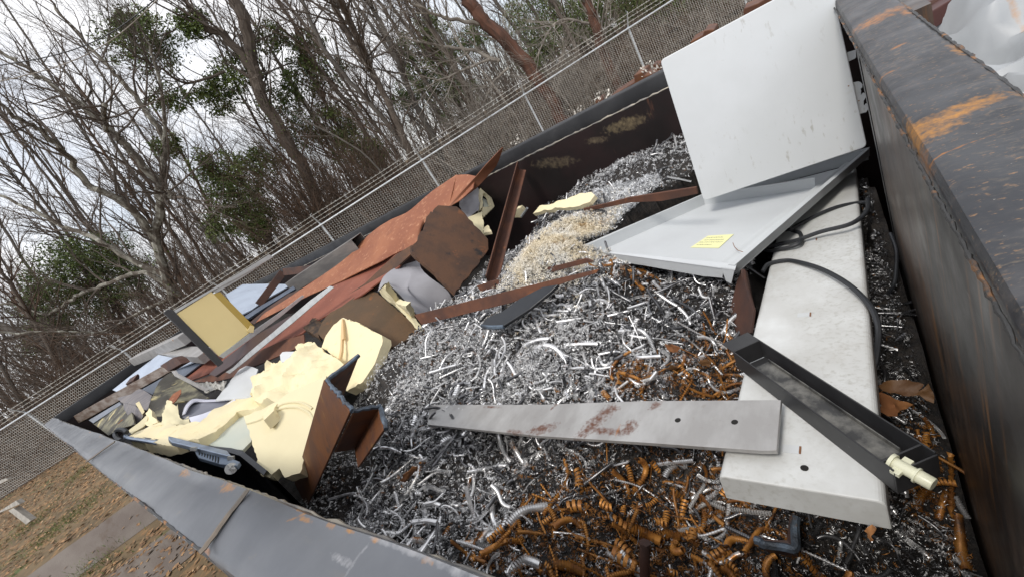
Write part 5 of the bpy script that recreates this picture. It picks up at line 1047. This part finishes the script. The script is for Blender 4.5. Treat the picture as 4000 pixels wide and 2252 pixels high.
# long rails
scrap('slotted_rail', 'long pale grey slotted metal rail across the red plate', 'rail', 'm', [(925, 872), (1100, 727), (1300, 562), (1410, 467), (1560, 340), (1715, 226), (1747, 236), (1600, 362), (1430, 508), (1310, 603), (1120, 758), (960, 884)], [(925, 872, dict(y=3.5)), (1715, 226, dict(y=2.72)), (1747, 236, dict(y=2.7))], .012, m_alum)
scrap('dark_channel', 'long dark brown channel between the drawer and the slotted rail', 'steel channel', 'm', [(805, 888), (925, 770), (1150, 600), (1420, 445), (1430, 468), (1300, 562), (1160, 675), (960, 832), (850, 905)], [(805, 888, dict(y=3.65)), (1420, 445, dict(y=3.05)), (1440, 470, dict(y=3.0))], .02, M('brown_black_paint', (.05, .028, .028), rough=.5))
scrap('rusty_channel', 'rust red channel lying from the drawer towards the stained panel', 'steel channel', 'm', [(615, 912), (750, 790), (800, 760), (830, 800), (700, 915), (650, 940)], [(615, 912, dict(y=5)), (800, 760, dict(y=4.6)), (650, 940, dict(y=4.8))], .02, m_darkrust)
scrap('white_sheet', 'pale bluish white metal sheet beneath the rusty bracket', 'sheet metal', 'm', [(930, 290), (1060, 212), (1250, 208), (1430, 212), (1350, 260), (1240, 320), (1130, 400), (1050, 440), (1000, 400)], [(930, 290, dict(y=5.9)), (1430, 212, dict(y=5.0)), (1050, 440, dict(y=4.8))], .012, m_blue)
scrap('black_strip', 'bluish black narrow strip running under the rusty bracket', 'steel strip', 'm', [(1060, 460), (1200, 370), (1340, 290), (1440, 225), (1455, 245), (1350, 310), (1220, 390), (1100, 470)], [(1060, 460, dict(y=4.7)), (1440, 225, dict(y=4.2)), (1455, 245, dict(y=4.15))], .02, m_bluedk)
scrap('brown_strip', 'long thin rusty strip between the black strip and the orange sheet', 'steel strip', 'm', [(1110, 500), (1250, 385), (1400, 285), (1560, 225), (1750, 150), (1740, 180), (1560, 260), (1400, 340), (1270, 430), (1150, 510)], [(1110, 500, dict(y=4.5)), (1750, 150, dict(y=3.7)), (1150, 510, dict(y=4.45))], .012, m_darkrust)
# bent bracket
q = [P('c6', x, y, y=yy) for x, y, yy in ((20, 850, 4.7), (205, 605, 4.5), (460, 575, 4.1))]
t = thing('rusty_bracket', 'rusty brown V shaped angle bracket leaning over the pale sheet', 'bracket', q[0])
for a, c in ((q[0], q[1]), (q[1], q[2])):
    d = unit(c - a); s = unit(np.cross(d, ray('c6', 205, 605))); b = MB(); b.box((a + c)/2, (c - a)/2, s*.035, unit(np.cross(s, d))*.004); b.box((a + c)/2 + s*.033 + unit(np.cross(s, d))*.025, (c - a)/2, s*.004, unit(np.cross(s, d))*.025); obj('leg', b, m_darkrust, t, False, .002)
boxbeam('square_tube', 'hollow grey square steel tube lying on the orange sheet with its open end showing', 'steel tube', P('c6', 790, 378, y=3.15), P('c6', 285, 700, y=4.45), .058, .058, m_tubegrey, True)
# orange sheet
px_ = lambda c, x, y, xx: P(c, x, y, x=xx)
qa, qb, qc = P('c6', -20, 985, y=4.5), px_('n3', 440, 292, 2.27), P('n3', 150, 735, y=2.3); oN = unit(np.cross(qb - qa, qc - qa)); oN = oN if oN[2] > 0 else -oN
def osh(c, x, y, lift=0.): return onplane(c, x, y, qa + oN*lift, oN)
R = [[osh('c6', -30, 972), osh('c6', -25, 982), osh('c6', -20, 992)], [osh('c6', 330, 740), osh('c6', 345, 772, .012), osh('c6', 350, 805)], [osh('c6', 690, 490, -.02), osh('c6', 660, 600), osh('c6', 620, 680, .01)],
     [osh('c6', 825, 345, -.03), osh('c6', 870, 440), osh('c6', 915, 535, .02)], [osh('c6', 980, 228, -.02), osh('c6', 1015, 350, .01), osh('c6', 1055, 462, -.03)], [osh('c6', 1150, 145, -.01), osh('c6', 1180, 270, .015), osh('c6', 1205, 385, -.02)], [osh('n3', 180, 478), osh('n3', 185, 600, .012), osh('n3', 150, 735, -.01)],
     [osh('n3', 440, 292), osh('n3', 405, 440, .01), osh('n3', 372, 590)]]
os_ = thing('orange_rusted_sheet', 'large orange rusted steel sheet curling up over the far container wall', 'steel sheet', osh('c6', 915, 535))
obj('sheet', grid_sheet(R, .006, 7, .003, 6, 7), m_orange, os_, True)
R = [[osh('n3', 440, 300), osh('n3', 372, 592)], [osh('n3', 530, 293, .01), osh('n3', 470, 540, .01)], [osh('n3', 625, 310, .03), osh('n3', 600, 420, .03)]]
obj('bent_flap', grid_sheet(R, .005, 7, .004, 4, 8), m_orange, os_, True)
R = [[osh('n3', 372, 595, .005), osh('n3', 395, 588, .005)], [osh('n3', 500, 450, .03), osh('n3', 610, 440, -.01)], [osh('n3', 640, 300, .06), osh('n3', 790, 250, .02)], [osh('n3', 740, 185, .1), osh('n3', 835, 175, .06)], [osh('n3', 878, 42, .14), osh('n3', 884, 52, .13)]]
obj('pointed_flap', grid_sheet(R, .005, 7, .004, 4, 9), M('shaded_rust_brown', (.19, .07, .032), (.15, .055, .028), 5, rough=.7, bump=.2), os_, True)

# yellow drawer
dY = 3.4
def dp(x, y, off=0.): return P('m', x, y, y=dY + off)
t = thing('yellow_drawer', 'yellow drawer with charcoal front and steel runners standing on its side', 'drawer', dp(880, 830))
yb = np.array([0, 1., 0])
obj('front', plate([dp(463, 425, -.01), dp(492, 398, -.01), dp(533, 402, -.01), dp(916, 800, -.01), dp(905, 812, -.01), dp(878, 832, -.01)], yb, .022), m_drawerblk, t, False, .003)
obj('bottom', plate([dp(560, 435), dp(822, 268), dp(1118, 570), dp(880, 752)], yb, .006), m_yellow, t)
obj('back', plate([dp(838, 285, .004), dp(888, 268, .02), dp(1146, 528, .02), dp(1120, 568, .004)], yb, .012), m_yellowdk, t)
obj('side', plate([dp(1095, 560, -.012), dp(1120, 520, -.012), dp(1148, 530, -.012), dp(1140, 575, -.012), dp(1118, 575, -.012)], yb, .01), m_yellow, t)
for ol, o_ in (([(538, 412), (690, 325), (1030, 130), (1260, -12), (1292, 8), (1050, 150), (830, 262), (548, 432)], -.004), ([(835, 262), (860, 252), (1060, 135), (1225, 30), (1232, 45), (1070, 155), (865, 275)], .012), ([(880, 752), (900, 735), (1120, 575), (1330, 430), (1512, 292), (1528, 305), (1340, 460), (1130, 615), (915, 768)], -.006)):
    obj('runner', plate([dp(x, y, o_) for x, y in ol], yb, .012), m_alum, t, False, .001)

# ------------------------------------------------------------------ tarped heap beside the right wall, rusty beams beyond the far wall
R = []
for i in range(9):
    row = []
    for j in range(9):
        x, y = .3 + i*.44, -.14 - j*.36
        z = -.34 - .10*smooth(0, 1, j/3) + .05*math.sin(i*1.3 + j*.8) + .07*noise.noise(Vector((x*2.2, y*2.2, 4)))
        row.append((x, y, z))
    R.append(row)
mbt = grid_sheet(R, .003, 13, .09, 3.2, 11)
v = np.array(mbt.v)
for i, p in enumerate(v):
    r_ = 1 - abs(noise.noise(Vector((p[0]*2.6 + p[1]*1.5, p[1]*4.2 - p[0]*2.2, 2)))); v[i][2] += .13*max(0, r_ - .7)/.3 + .03*noise.noise(Vector((p[0]*9, p[1]*13, 3)))
mbt.v = [tuple(p) for p in v]
t = thing('tarped_stack', 'white rust stained tarp draped over a stack beside the right container wall', 'tarp', (1.5, -1.5, ZG))
obj('tarp', mbt, m_tarp, t, True)
b = MB(); b.aabb((.6, -2.9, ZG), (3.6, -.45, -.62)); obj('stack', b, m_darkrust, t)
b_, pts, n = pxplate('c4', [(960, -40), (1500, -300), (1560, -90), (1380, 0), (1183, 118), (1130, 80)], [(960, -40, dict(z=-.2)), (1500, -300, dict(z=-.2)), (1183, 118, dict(z=-.205))], .06)
t = thing('brown_steel_lid', 'dark red brown ribbed steel lid lying beyond the right rail at the tarp edge', 'steel lid', pts[0])
obj('lid', b_, M('brown_paint', (.085, .03, .025), (.06, .022, .02), 6, rough=.5), t, False, .004)
b_ = MB(); b_.tube([onplane('c4', 1170, 70, pts[0], n), onplane('c4', 1560, -180, pts[0], n)], .012, 6); obj('rib', b_, m_darkrust, t)
def farbeam(lab, pts, xx, th):
    pp = [P('c3', x, y, x=xx) for x, y in pts]; return tag(obj('rusty_beam', plate(pp, np.array([1., 0, 0]), th), m_beamrust, None, False, .004), lab, 'steel beam')
farbeam('long rusty beam lying just beyond the far container wall', [(690, 790), (740, 733), (830, 678), (925, 620), (918, 572), (985, 545), (1000, 575), (1060, 556), (1125, 538), (1150, 640), (900, 740), (800, 860)], 2.75, .2)
farbeam('rusty beam end showing over the upper left edge of the white panel', [(1345, 318), (1440, 266), (1450, 235), (1490, 226), (1524, 225), (1560, 420), (1400, 500)], 2.75, .2)
farbeam('rusty beam end at the top edge of the photo above the white panel', [(1745, 100), (1752, 65), (1860, 25), (1980, -50), (2000, 200), (1800, 250)], 2.75, .2)
farbeam('small rusty block on the ledge beyond the far wall', [(628, 768), (655, 748), (672, 770), (668, 800), (640, 810)], 2.7, .12)
farbeam('splintered rusty block against the white panel edge', [(1062, 490), (1112, 485), (1130, 540), (1080, 530), (1090, 515), (1068, 510)], 2.7, .1)

# weathered boards by the fence
def board(lab, pts, d, th):
    q = [P('b1', x, y, d=d) for x, y in pts]; n = unit(np.cross(q[1] - q[0], q[2] - q[0])); return tag(obj('weathered_board', plate(q, n, th), m_weather, None, False, .004), lab, 'board')
board('pale weathered board end high at the left edge by the fence', [(-60, 780), (-60, 745), (45, 705), (62, 718)], 8.2, .08)
board('pale weathered board on top of the low grey post', [(-60, 990), (120, 873), (150, 900), (0, 965), (-60, 1010)], 7.4, .09)
board('low slanting grey post on the leafy bank', [(62, 950), (100, 930), (232, 1025), (195, 1055)], 7.4, .1)

# ------------------------------------------------------------------ trees
m_syc = M('mottled_pale_bark', (.27, .26, .22), (.09, .075, .058), 5, .42, .54, rough=.85, stretch=(1, 1, .35), spots=[((.5, .5, .45), 7, .6, .68)])
m_brn = M('brown_bark', (.085, .068, .055), (.13, .105, .085), 8, rough=.9, stretch=(1, 1, .25), bump=.3)
m_gry = M('grey_bark', (.15, .135, .12), (.1, .09, .078), 8, rough=.9, stretch=(1, 1, .3))
m_red = M('red_cedar_bark', (.135, .062, .04), (.075, .042, .031), 6, rough=.9, stretch=(1, 1, .2), bump=.4)
m_twig = M('thin_twigs', (.085, .07, .057), (.125, .1, .083), 2, rough=.9)
m_twigr = M('reddish_twigs', (.12, .075, .05), (.07, .05, .037), 2, rough=.9)
m_dead = M('dead_grey_branch', (.32, .29, .25), (.2, .175, .15), 3, rough=.9)
m_ivy = M('ivy_leaf', (.12, .165, .03), (.07, .11, .02), 1.5, rough=.6)
m_ced = M('cedar_needles', (.065, .1, .028), (.105, .14, .03), 1.2, rough=.8, spots=[((.11, .1, .03), 1.7, .63, .75)])
m_pin = m_pin
def grow(mb, p, d, L, r, lv, rng, segs=5, up=.25, spread=.6, kids=5, maxlv=3, wob=.14):
    pts = [p]; dd = d.copy(); step = L/segs
    for i in range(segs):
        dd = unit(dd + rng.normal(0, wob, 3) + np.array([0, 0, up*.25])); pts.append(pts[-1] + dd*step)
    rad = np.linspace(r, r*.28, segs + 1)
    mb.tube(pts, rad, 5 if lv <= 1 else 3, False)
    if lv >= maxlv: return
    for k in range(kids):
        t_ = rng.uniform(.2, 1.0); i = min(int(t_*segs), segs - 1); q = pts[i] + (pts[i + 1] - pts[i])*(t_*segs - i)
        w = unit(np.cross(dd, rng.normal(0, 1, 3))); nd = unit(unit(pts[i + 1] - pts[i])*rng.uniform(.5, 1.1) + w*spread*rng.uniform(.7, 1.4))
        grow(mb, q, nd, L*rng.uniform(.38, .62), max(.003, rad[i]*.5), lv + 1, rng, 4, up, spread, max(2, kids - 1), maxlv, wob)
def along(pts, t_):
    i = min(int(t_*(len(pts) - 1)), len(pts) - 2); f_ = t_*(len(pts) - 1) - i; return pts[i] + (pts[i + 1] - pts[i])*f_, unit(pts[i + 1] - pts[i])
def foliage(mb, c, rad, n, size, rng, droop=.3):
    for k in range(n):
        v_ = rng.normal(0, 1, 3); v_ = v_/np.linalg.norm(v_)*rng.uniform(.15, 1)**.5; p = c + v_*rad
        for j in range(3):
            d = unit(rng.normal(0, 1, 3) + np.array([0, 0, -droop])); s_ = unit(np.cross(d, rng.normal(0, 1, 3))); L = size*rng.uniform(.6, 1.4); q = p + rng.normal(0, size*.6, 3)
            mb.add([q, q + d*L*.5 + s_*L*.22, q + d*L, q + d*L*.5 - s_*L*.22], [(0, 1, 2, 3)])
TREES = 'bare trees and cedars beyond the fence'
def tree(name, lab, cat, trunk, h, r0, r1, bark, limbs=(), tw=None, ntw=22, Ltw=(1.2, 2.6), seed=0, ivy=0, leaves=(), lmat=None, tw_from=.25, depth=2):
    rng = np.random.default_rng(seed); T = [P('D', x, y, h=h) for x, y in trunk]; base = T[0].copy(); base[2] = min(base[2], ZG)
    T = [base] + T if T[0][2] > ZG + .3 else T
    T = [np.asarray(q) for q in smoothline(T, 6)]
    for q in T[1:-1]: q += rng.normal(0, r0*.12, 3)
    t = thing(name, lab, cat, (base[0], base[1], ZG), TREES)
    b = MB(); rr = np.linspace(r0, r1, len(T)); b.tube(T, rr, 9); obj('trunk', b, bark, t, True)
    srcs = [(T, rr)]
    for lp, a, c in limbs:
        hh = np.linspace(h, h + rng.uniform(-2.0, 1.5), len(lp)); Lm = [np.asarray(q) for q in smoothline([P('D', x, y, h=hq) for (x, y), hq in zip(lp, hh)], 6)]
        for q in Lm[1:]: q += rng.normal(0, a*.25, 3)
        rl = np.linspace(a, c, len(Lm)); b = MB(); b.tube(Lm, rl, 7); obj('limb', b, m_dead if bark is m_red else bark, t, True); srcs.append((Lm, rl))
    b = MB()
    for k in range(ntw):
        S_, rs_ = srcs[k % len(srcs)]; t_ = rng.uniform(tw_from if S_ is T else .15, 1); q, dd = along(S_, t_); rq = rs_[min(int(t_*len(rs_)), len(rs_) - 1)]
        w = unit(np.cross(dd, rng.normal(0, 1, 3))); nd = unit(dd*rng.uniform(.5, 1.2) + w*.8 + np.array([0, 0, .2]))
        grow(b, q, nd, rng.uniform(*Ltw), min(.03, rq*.5), 0, rng, 5, .3, .55, 5, depth)
    obj('crown', b, tw or m_twig, t)
    if ivy or leaves:
        b = MB()
        for k in range(int(ivy)):
            q, dd = along(T, rng.uniform(.0, .9)); foliage(b, q, .3, 14, .075, rng)
        for x, y, rx, n_, dh in leaves:
            c_ = P('D', x, y, h=h + dh); R0 = rx*(h + dh)/1054
            for k in range(int(n_*2.6)):
                v_ = rng.normal(0, 1, 3); v_ = v_/np.linalg.norm(v_)*rng.uniform(0, 1)**.45; foliage(b, c_ + v_*R0*np.array([1, 1, .75])*1.15, R0*rng.uniform(.12, .4), 20, .085, rng, .5)
        obj('foliage', b, lmat or m_ivy, t)
    return t
tree('sycamore_tree', 'large pale barked sycamore forking low behind the left part of the fence', 'tree', [(455, 790), (430, 720), (395, 610), (402, 520), (400, 465)], 13, .13, .1, m_syc,
     [([(400, 465), (316, 366), (283, 333), (213, 273), (133, 216), (60, 167), (-20, 120)], .1, .03), ([(402, 470), (415, 365), (380, 300), (315, 213), (265, 160), (185, 75), (110, -20)], .09, .02),
      ([(395, 610), (330, 525), (233, 470), (166, 393), (110, 333), (50, 300), (-20, 250)], .1, .03), ([(430, 700), (330, 655), (240, 600), (170, 575), (60, 520), (-30, 480)], .085, .03),
      ([(455, 745), (380, 690), (330, 690), (250, 720), (190, 745), (120, 790), (60, 768), (-20, 760)], .075, .03), ([(440, 745), (340, 790), (300, 815), (250, 835), (160, 832), (0, 835)], .05, .02),
      ([(404, 500), (425, 485), (434, 497)], .1, .07), ([(270, 330), (262, 290), (262, 262)], .05, .05), ([(415, 370), (410, 250), (380, 130), (330, 20)], .05, .012)], m_twig, 110, (.9, 2.4), 3, 2)
tree('leaning_tree', 'grey brown trunk leaning far left low behind the fence', 'tree', [(250, 945), (200, 905), (130, 870), (60, 840), (-40, 800)], 14, .16, .1, m_gry, (), m_twig, 26, (1, 2.2), 5)
tree('ivy_tree', 'tall dark double trunked tree wrapped in ivy', 'tree', [(820, 560), (760, 420), (700, 320), (650, 225), (618, 70), (580, -20)], 14.5, .19, .15, m_brn,
     [([(660, 240), (640, 180), (566, 93), (513, 63), (466, 7)], .16, .06), ([(566, 180), (470, 210), (400, 170), (330, 140)], .04, .015)], m_twig, 70, (1, 2.6), 8, 16,
     [(360, 110, 62, 26, 0), (430, 250, 35, 10, 0), (590, 190, 45, 16, .5), (540, 250, 40, 14, .5), (480, 60, 30, 10, 0), (430, 370, 26, 8, 0), (330, 60, 30, 9, 0)], m_ivy)
tree('forked_tree', 'slim dark trunk forking in two against the bright sky', 'tree', [(1050, 420), (1023, 364), (985, 280), (943, 193), (927, 172), (882, 103), (844, 26), (825, -20)], 12.8, .1, .06, m_brn,
     [([(927, 174), (920, 142), (882, 64), (850, -10)], .08, .06)], m_twig, 34, (.8, 2.2), 11)
tree('red_cedar_tree', 'reddish barked cedar trunk with bare dead limbs behind the fence', 'tree', [(1400, 270), (1352, 200), (1288, 119), (1223, 58), (1175, 0), (1150, -40)], 12, .19, .15, m_red,
     [([(1255, 155), (1192, 129), (1095, 113), (1008, 93)], .06, .015), ([(1210, 60), (1120, 45), (1060, 20), (1000, -10)], .05, .015), ([(1280, 170), (1240, 210), (1210, 280), (1190, 330)], .03, .01), ([(1230, 150), (1160, 180), (1110, 200), (1050, 190)], .035, .01)], m_dead, 60, (.6, 1.7), 14, 0, (), None, .1)
tree('red_cedar_tree', 'second reddish cedar trunk close to the white panel', 'tree', [(1560, 230), (1520, 140), (1495, 58), (1468, -10)], 12.6, .16, .12, m_red, [([(1480, 60), (1420, 50), (1380, 80), (1340, 170)], .04, .015)], m_dead, 34, (.6, 1.6), 15, 0, (), None, .1)
tree('slim_tree', 'slim grey trunk just right of the forked tree', 'tree', [(1110, 400), (1092, 348), (1053, 277), (1015, 193), (973, 90), (925, 0), (910, -30)], 13.6, .085, .055, m_gry, (), m_twig, 26, (.8, 2), 17)
tree('slim_tree', 'thin straight mossy trunk left of the forked tree', 'tree', [(1040, 405), (1015, 364), (934, 264), (870, 193), (812, 116), (760, 0), (740, -40)], 13.4, .08, .045, m_gry, (), m_twig, 26, (.8, 2), 18)
tree('slim_tree', 'dark slim trunk crossing behind the dead cedar limbs', 'tree', [(1230, 330), (1192, 258), (1147, 174), (1095, 84), (1047, 0), (1030, -30)], 13.8, .1, .07, m_brn, (), m_twig, 24, (.8, 2), 19)
tree('sapling', 'yellowish leaning sapling behind the fence wires', 'tree', [(1045, 570), (1035, 558), (930, 400), (760, 300), (735, 280)], 12, .03, .015, m_gry, (), m_twig, 10, (.5, 1.3), 20)
tree('sapling', 'pale thin leaning sapling under the dead limbs', 'tree', [(1320, 350), (1300, 300), (1230, 200), (1160, 120), (1120, 40)], 11.6, .03, .015, m_dead, (), m_twig, 10, (.5, 1.2), 21)
def filler(n):
    labs = ['thin bare sapling %s' % s for s in ('beside the sycamore base', 'left of the ivy tree', 'between the ivy tree and the sycamore', 'right of the ivy tree', 'leaning under the fork', 'behind the forked tree', 'right of the dead cedar', 'behind the barbed wire near the panel', 'at the far left edge', 'in the gap left of the red cedar', 'close to the white panel top', 'behind the leaning tree')]
    xs = (480, 600, 545, 780, 900, 1000, 1440, 1620, 60, 1180, 1760, 180)
    for i in range(n):
        x = xs[i]; y = 1010 - .656*x + rnd(20, 50); k = rnd(330, 520); h = rnd(13, 18); dx, dy = -.545 + rnd(-.06, .06), -.838 + rnd(-.05, .05)
        pts = [(x + dx*k*s + rnd(-8, 8), y + dy*k*s + rnd(-8, 8)) for s in (0, .25, .5, .75, 1, 1.3)]
        tree('sapling', labs[i], 'tree', pts, h, rnd(.045, .09), .025, random.choice([m_gry, m_brn, m_twigr]), (), random.choice([m_twig, m_twigr]), 24, (1, 2.4), 40 + i)
filler(12)
for i in range(34):
    rng_ = np.random.default_rng(300 + i); x = rng_.uniform(-60, 1800); y = 1010 - .656*x + rng_.uniform(15, 45); k = rng_.uniform(420, 700); h = rng_.uniform(15, 24); dx, dy = -.545 + rng_.normal(0, .035), -.838 + rng_.normal(0, .03)
    pts = [(x + dx*k*q + rng_.normal(0, 3), y + dy*k*q + rng_.normal(0, 3)) for q in (0, .25, .5, .75, 1, 1.3)]
    tree('thin_tree', 'thin straight bare trunk, one of many standing back in the wood', 'tree', pts, h, rng_.uniform(.05, .1), .03, m_gry if i % 3 else m_brn, (), m_twig if i % 2 else m_twigr, 16, (1, 2.6), 300 + i)['group'] = 'thin bare trunks back in the wood'

def cedar(lab, trunk, h, blobs, seed, mat=None, r=.1):
    return tree('cedar_tree', lab, 'tree', trunk, h, r, .03, m_brn, (), m_twigr, 30, (.6, 1.6), seed, 0, blobs, mat or m_ced, .1)
cedar('dense dark green cedar low at left behind the sycamore', [(330, 860), (250, 740), (180, 640)], 17, [(180, 680, 75, 44, 0), (130, 750, 60, 34, 0), (240, 640, 60, 26, .4), (260, 740, 60, 26, .6), (120, 830, 50, 24, 0), (320, 700, 50, 16, .5)], 61)
cedar('olive green cedar between the sycamore and the ivy tree', [(690, 620), (600, 500), (520, 390)], 14.5, [(600, 480, 60, 28, 0), (640, 560, 50, 20, 0), (560, 560, 45, 14, .3), (540, 420, 45, 14, 0), (640, 420, 50, 16, .5)], 62, m_ivy)
cedar('dark sparse cedar right of the ivy tree with ragged crown', [(960, 470), (860, 330), (790, 210), (740, 90)], 15.5, [(770, 120, 34, 10, 0), (820, 190, 42, 12, 0), (740, 180, 40, 11, 0), (700, 260, 45, 14, 0), (840, 300, 50, 14, 0), (760, 330, 45, 12, 0), (900, 360, 55, 18, 0), (690, 100, 35, 9, 0), (940, 400, 40, 12, 0)], 63)
cedar('tall pine like evergreen behind the slim trunks', [(1190, 330), (1130, 220), (1080, 110), (1040, 40)], 16.5, [(1080, 80, 45, 12, 0), (1040, 130, 40, 10, 0), (1120, 160, 50, 14, 0), (1060, 220, 45, 11, 0), (1150, 250, 50, 14, 0), (1020, 240, 35, 9, 0), (1180, 100, 40, 8, 0)], 64)
cedar('dark evergreen filling the gap above the fence near the panel', [(1500, 180), (1420, 60), (1370, -20)], 16, [(1420, 60, 65, 24, 0), (1500, 40, 65, 22, 0), (1360, 130, 50, 14, 0), (1580, 10, 55, 20, 0), (1330, 30, 55, 13, 0), (1640, -10, 55, 14, 0)], 65)
cedar('dark evergreen behind the fence at the top right', [(1800, 20), (1740, -60)], 15, [(1700, -10, 60, 18, 0), (1780, -20, 60, 16, 0)], 66)

# many stemmed vine covered thicket below the ivy tree, and others along the fence line
def manystem(lab, x0, y0, x1, y1, fan, n, h, seed, mat):
    rng = np.random.default_rng(seed); base = P('D', x0, y0, h=h); base[2] = ZG; t = thing('multi_stem_bush', lab, 'bush', base, 'leafless bushes beyond the fence'); b = MB(); e = P('D', x1, y1, h=h) - base; L = np.linalg.norm(e)
    for i in range(n):
        d = unit(e/L + rng.normal(0, fan, 3)); grow(b, base + rng.normal(0, .35, 3)*(1, 1, .1), d, L*rng.uniform(.45, 1.05), rng.uniform(.012, .032), 0, rng, 7, .1, .45, 7, 2, .09)
    obj('stems', b, mat, t); return t
manystem('big reddish many stemmed bush tangled with vines below the ivy tree', 860, 620, 690, 330, .2, 55, 13.6, 90, m_twigr)
manystem('reddish many stemmed bush left of the forked tree base', 990, 520, 860, 330, .22, 34, 12.8, 91, m_twigr)
manystem('brown vine tangle around the sycamore base', 470, 830, 420, 640, .3, 34, 12.4, 92, m_twigr)
manystem('grey brown many stemmed bush at the far left behind the fence', 160, 990, 60, 800, .3, 30, 13, 93, m_twigr)
manystem('tan many stemmed bush under the dead cedar limbs', 1230, 380, 1150, 230, .28, 30, 12, 94, m_dead)
manystem('tan vine tangle near the second red cedar trunk', 1440, 230, 1390, 110, .3, 28, 11.8, 95, m_dead)
b = MB(); b.add([tuple(fp(k, ZG + .006 + dz, o)) for k, o, dz in ((-40, .25, 0), (40, .25, 0), (40, 160, 0), (-40, 160, 0))], [(0, 1, 2, 3)])
tag(obj('forest_floor', b, M('dark_leaf_floor', (.05, .035, .022), (.085, .055, .032), 1.5, rough=1, bump=.5, bscale=6)), None, None, kind='structure')
# tangled brush behind the fence
rng = np.random.default_rng(5)
def brush(name, lab, n, o0, o1, hmin, hmax, mat, k0=-6, k1=9, dens=None, rad=.006):
    b = MB()
    for i in range(n):
        k = rng.uniform(k0, k1); o = rng.uniform(o0, o1); p = fp(k, ZG, o); hh = rng.uniform(hmin, hmax)*(1 if dens is None else dens(k))
        d = unit(np.array([rng.normal(0, .45), rng.normal(0, .45), 1.]))
        grow(b, p, d, hh, rad*rng.uniform(.6, 1.6), 0, rng, 6, -.15 if hh < 2.5 else .2, .8, 6, 2, .22)
    return tag(obj(name, b, mat), lab, 'brush', kind='stuff')
brush('undergrowth', 'tangled brown leafless brush right behind the fence', 800, .4, 5, 1.0, 2.8, m_twigr, rad=.008)
brush('bare_thicket', 'grey brown thicket of thin bare stems behind the brush', 380, 3, 13, 2.5, 6, m_twig, -6, 10, rad=.012)
brush('pale_vines', 'pale dry vines and weed stems against the fence', 150, .15, .9, .8, 1.7, m_dead, 3, 8, rad=.006)
b = MB()
for i in range(1300):
    k = rng.uniform(-14, 14); o = rng.uniform(14, 34); p = fp(k, ZG, o); d = unit(np.array([rng.normal(0, .12), rng.normal(0, .12), 1.]))
    grow(b, p, d, rng.uniform(4, 10), .04*rng.uniform(.5, 1.5), 0, rng, 5, .2, .5, 5, 1, .1)
tag(obj('far_woods', b, m_twig), 'far grey leafless wood behind the nearer trees', 'woods', kind='stuff')
b = MB()
for i in range(3600):
    o_ = rng.uniform(1.2, 15)**1.0; k = rng.uniform(-8, 9); p = fp(k, ZG + rng.uniform(.1, 1) * (1.3 + .14*o_) * (.7 + .6*noise.noise(Vector((k*.9, o_*.3, 0)))), o_); foliage(b, p, .4, 5, .085, rng, .3)
tag(obj('brown_leaves', b, M('brown_hanging_leaf', (.1, .066, .036), (.06, .045, .027), 1.5, rough=.8)), 'brown dead leaves caught in the brush behind the fence', 'leaves', kind='stuff')
def wire(name, a, c, h, r, mat, lab):
    p, q = P('D', *a, h=h), P('D', *c, h=h); b = MB(); b.tube([p + (q - p)*s - np.array([0, 0, .25*math.sin(math.pi*s)]) for s in np.linspace(-.3, 1.3, 30)], r, 5); tag(obj(name, b, mat), lab, 'wire')
wire('overhead_wire', (0, 165), (400, -10), 11, .011, m_cable, 'black overhead wire crossing the upper left trees')
wire('overhead_wire', (0, 205), (400, -5), 10.6, .009, m_dead, 'pale overhead wire just below the black one')
# bleached weeds over the far rim
for i, (x, y, lab) in enumerate(((480, 850, 'bleached white weed left of the small rusty block'), (690, 720, 'bleached white weed behind the far rail above the small block'), (1040, 480, 'bleached white weed beside the splintered rusty block'), (40, 1090, 'low bleached weed at the far rail left end'))):
    q = P('c3', x, y, x=2.62); b = MB(); base = q.copy(); base[2] = ZG; b.tube([base, base*.5 + q*.5 + (0, .02, 0), q], [.006, .004, .002], 4); t = thing('dry_weed', lab, 'weed', base); obj('stem', b, m_dead, t)
    b = MB(); foliage(b, q - (0, 0, .03), .07, 22, .02, np.random.default_rng(i)); obj('leaves', b, M('bleached_leaf', (.6, .56, .5), rough=.8), t)
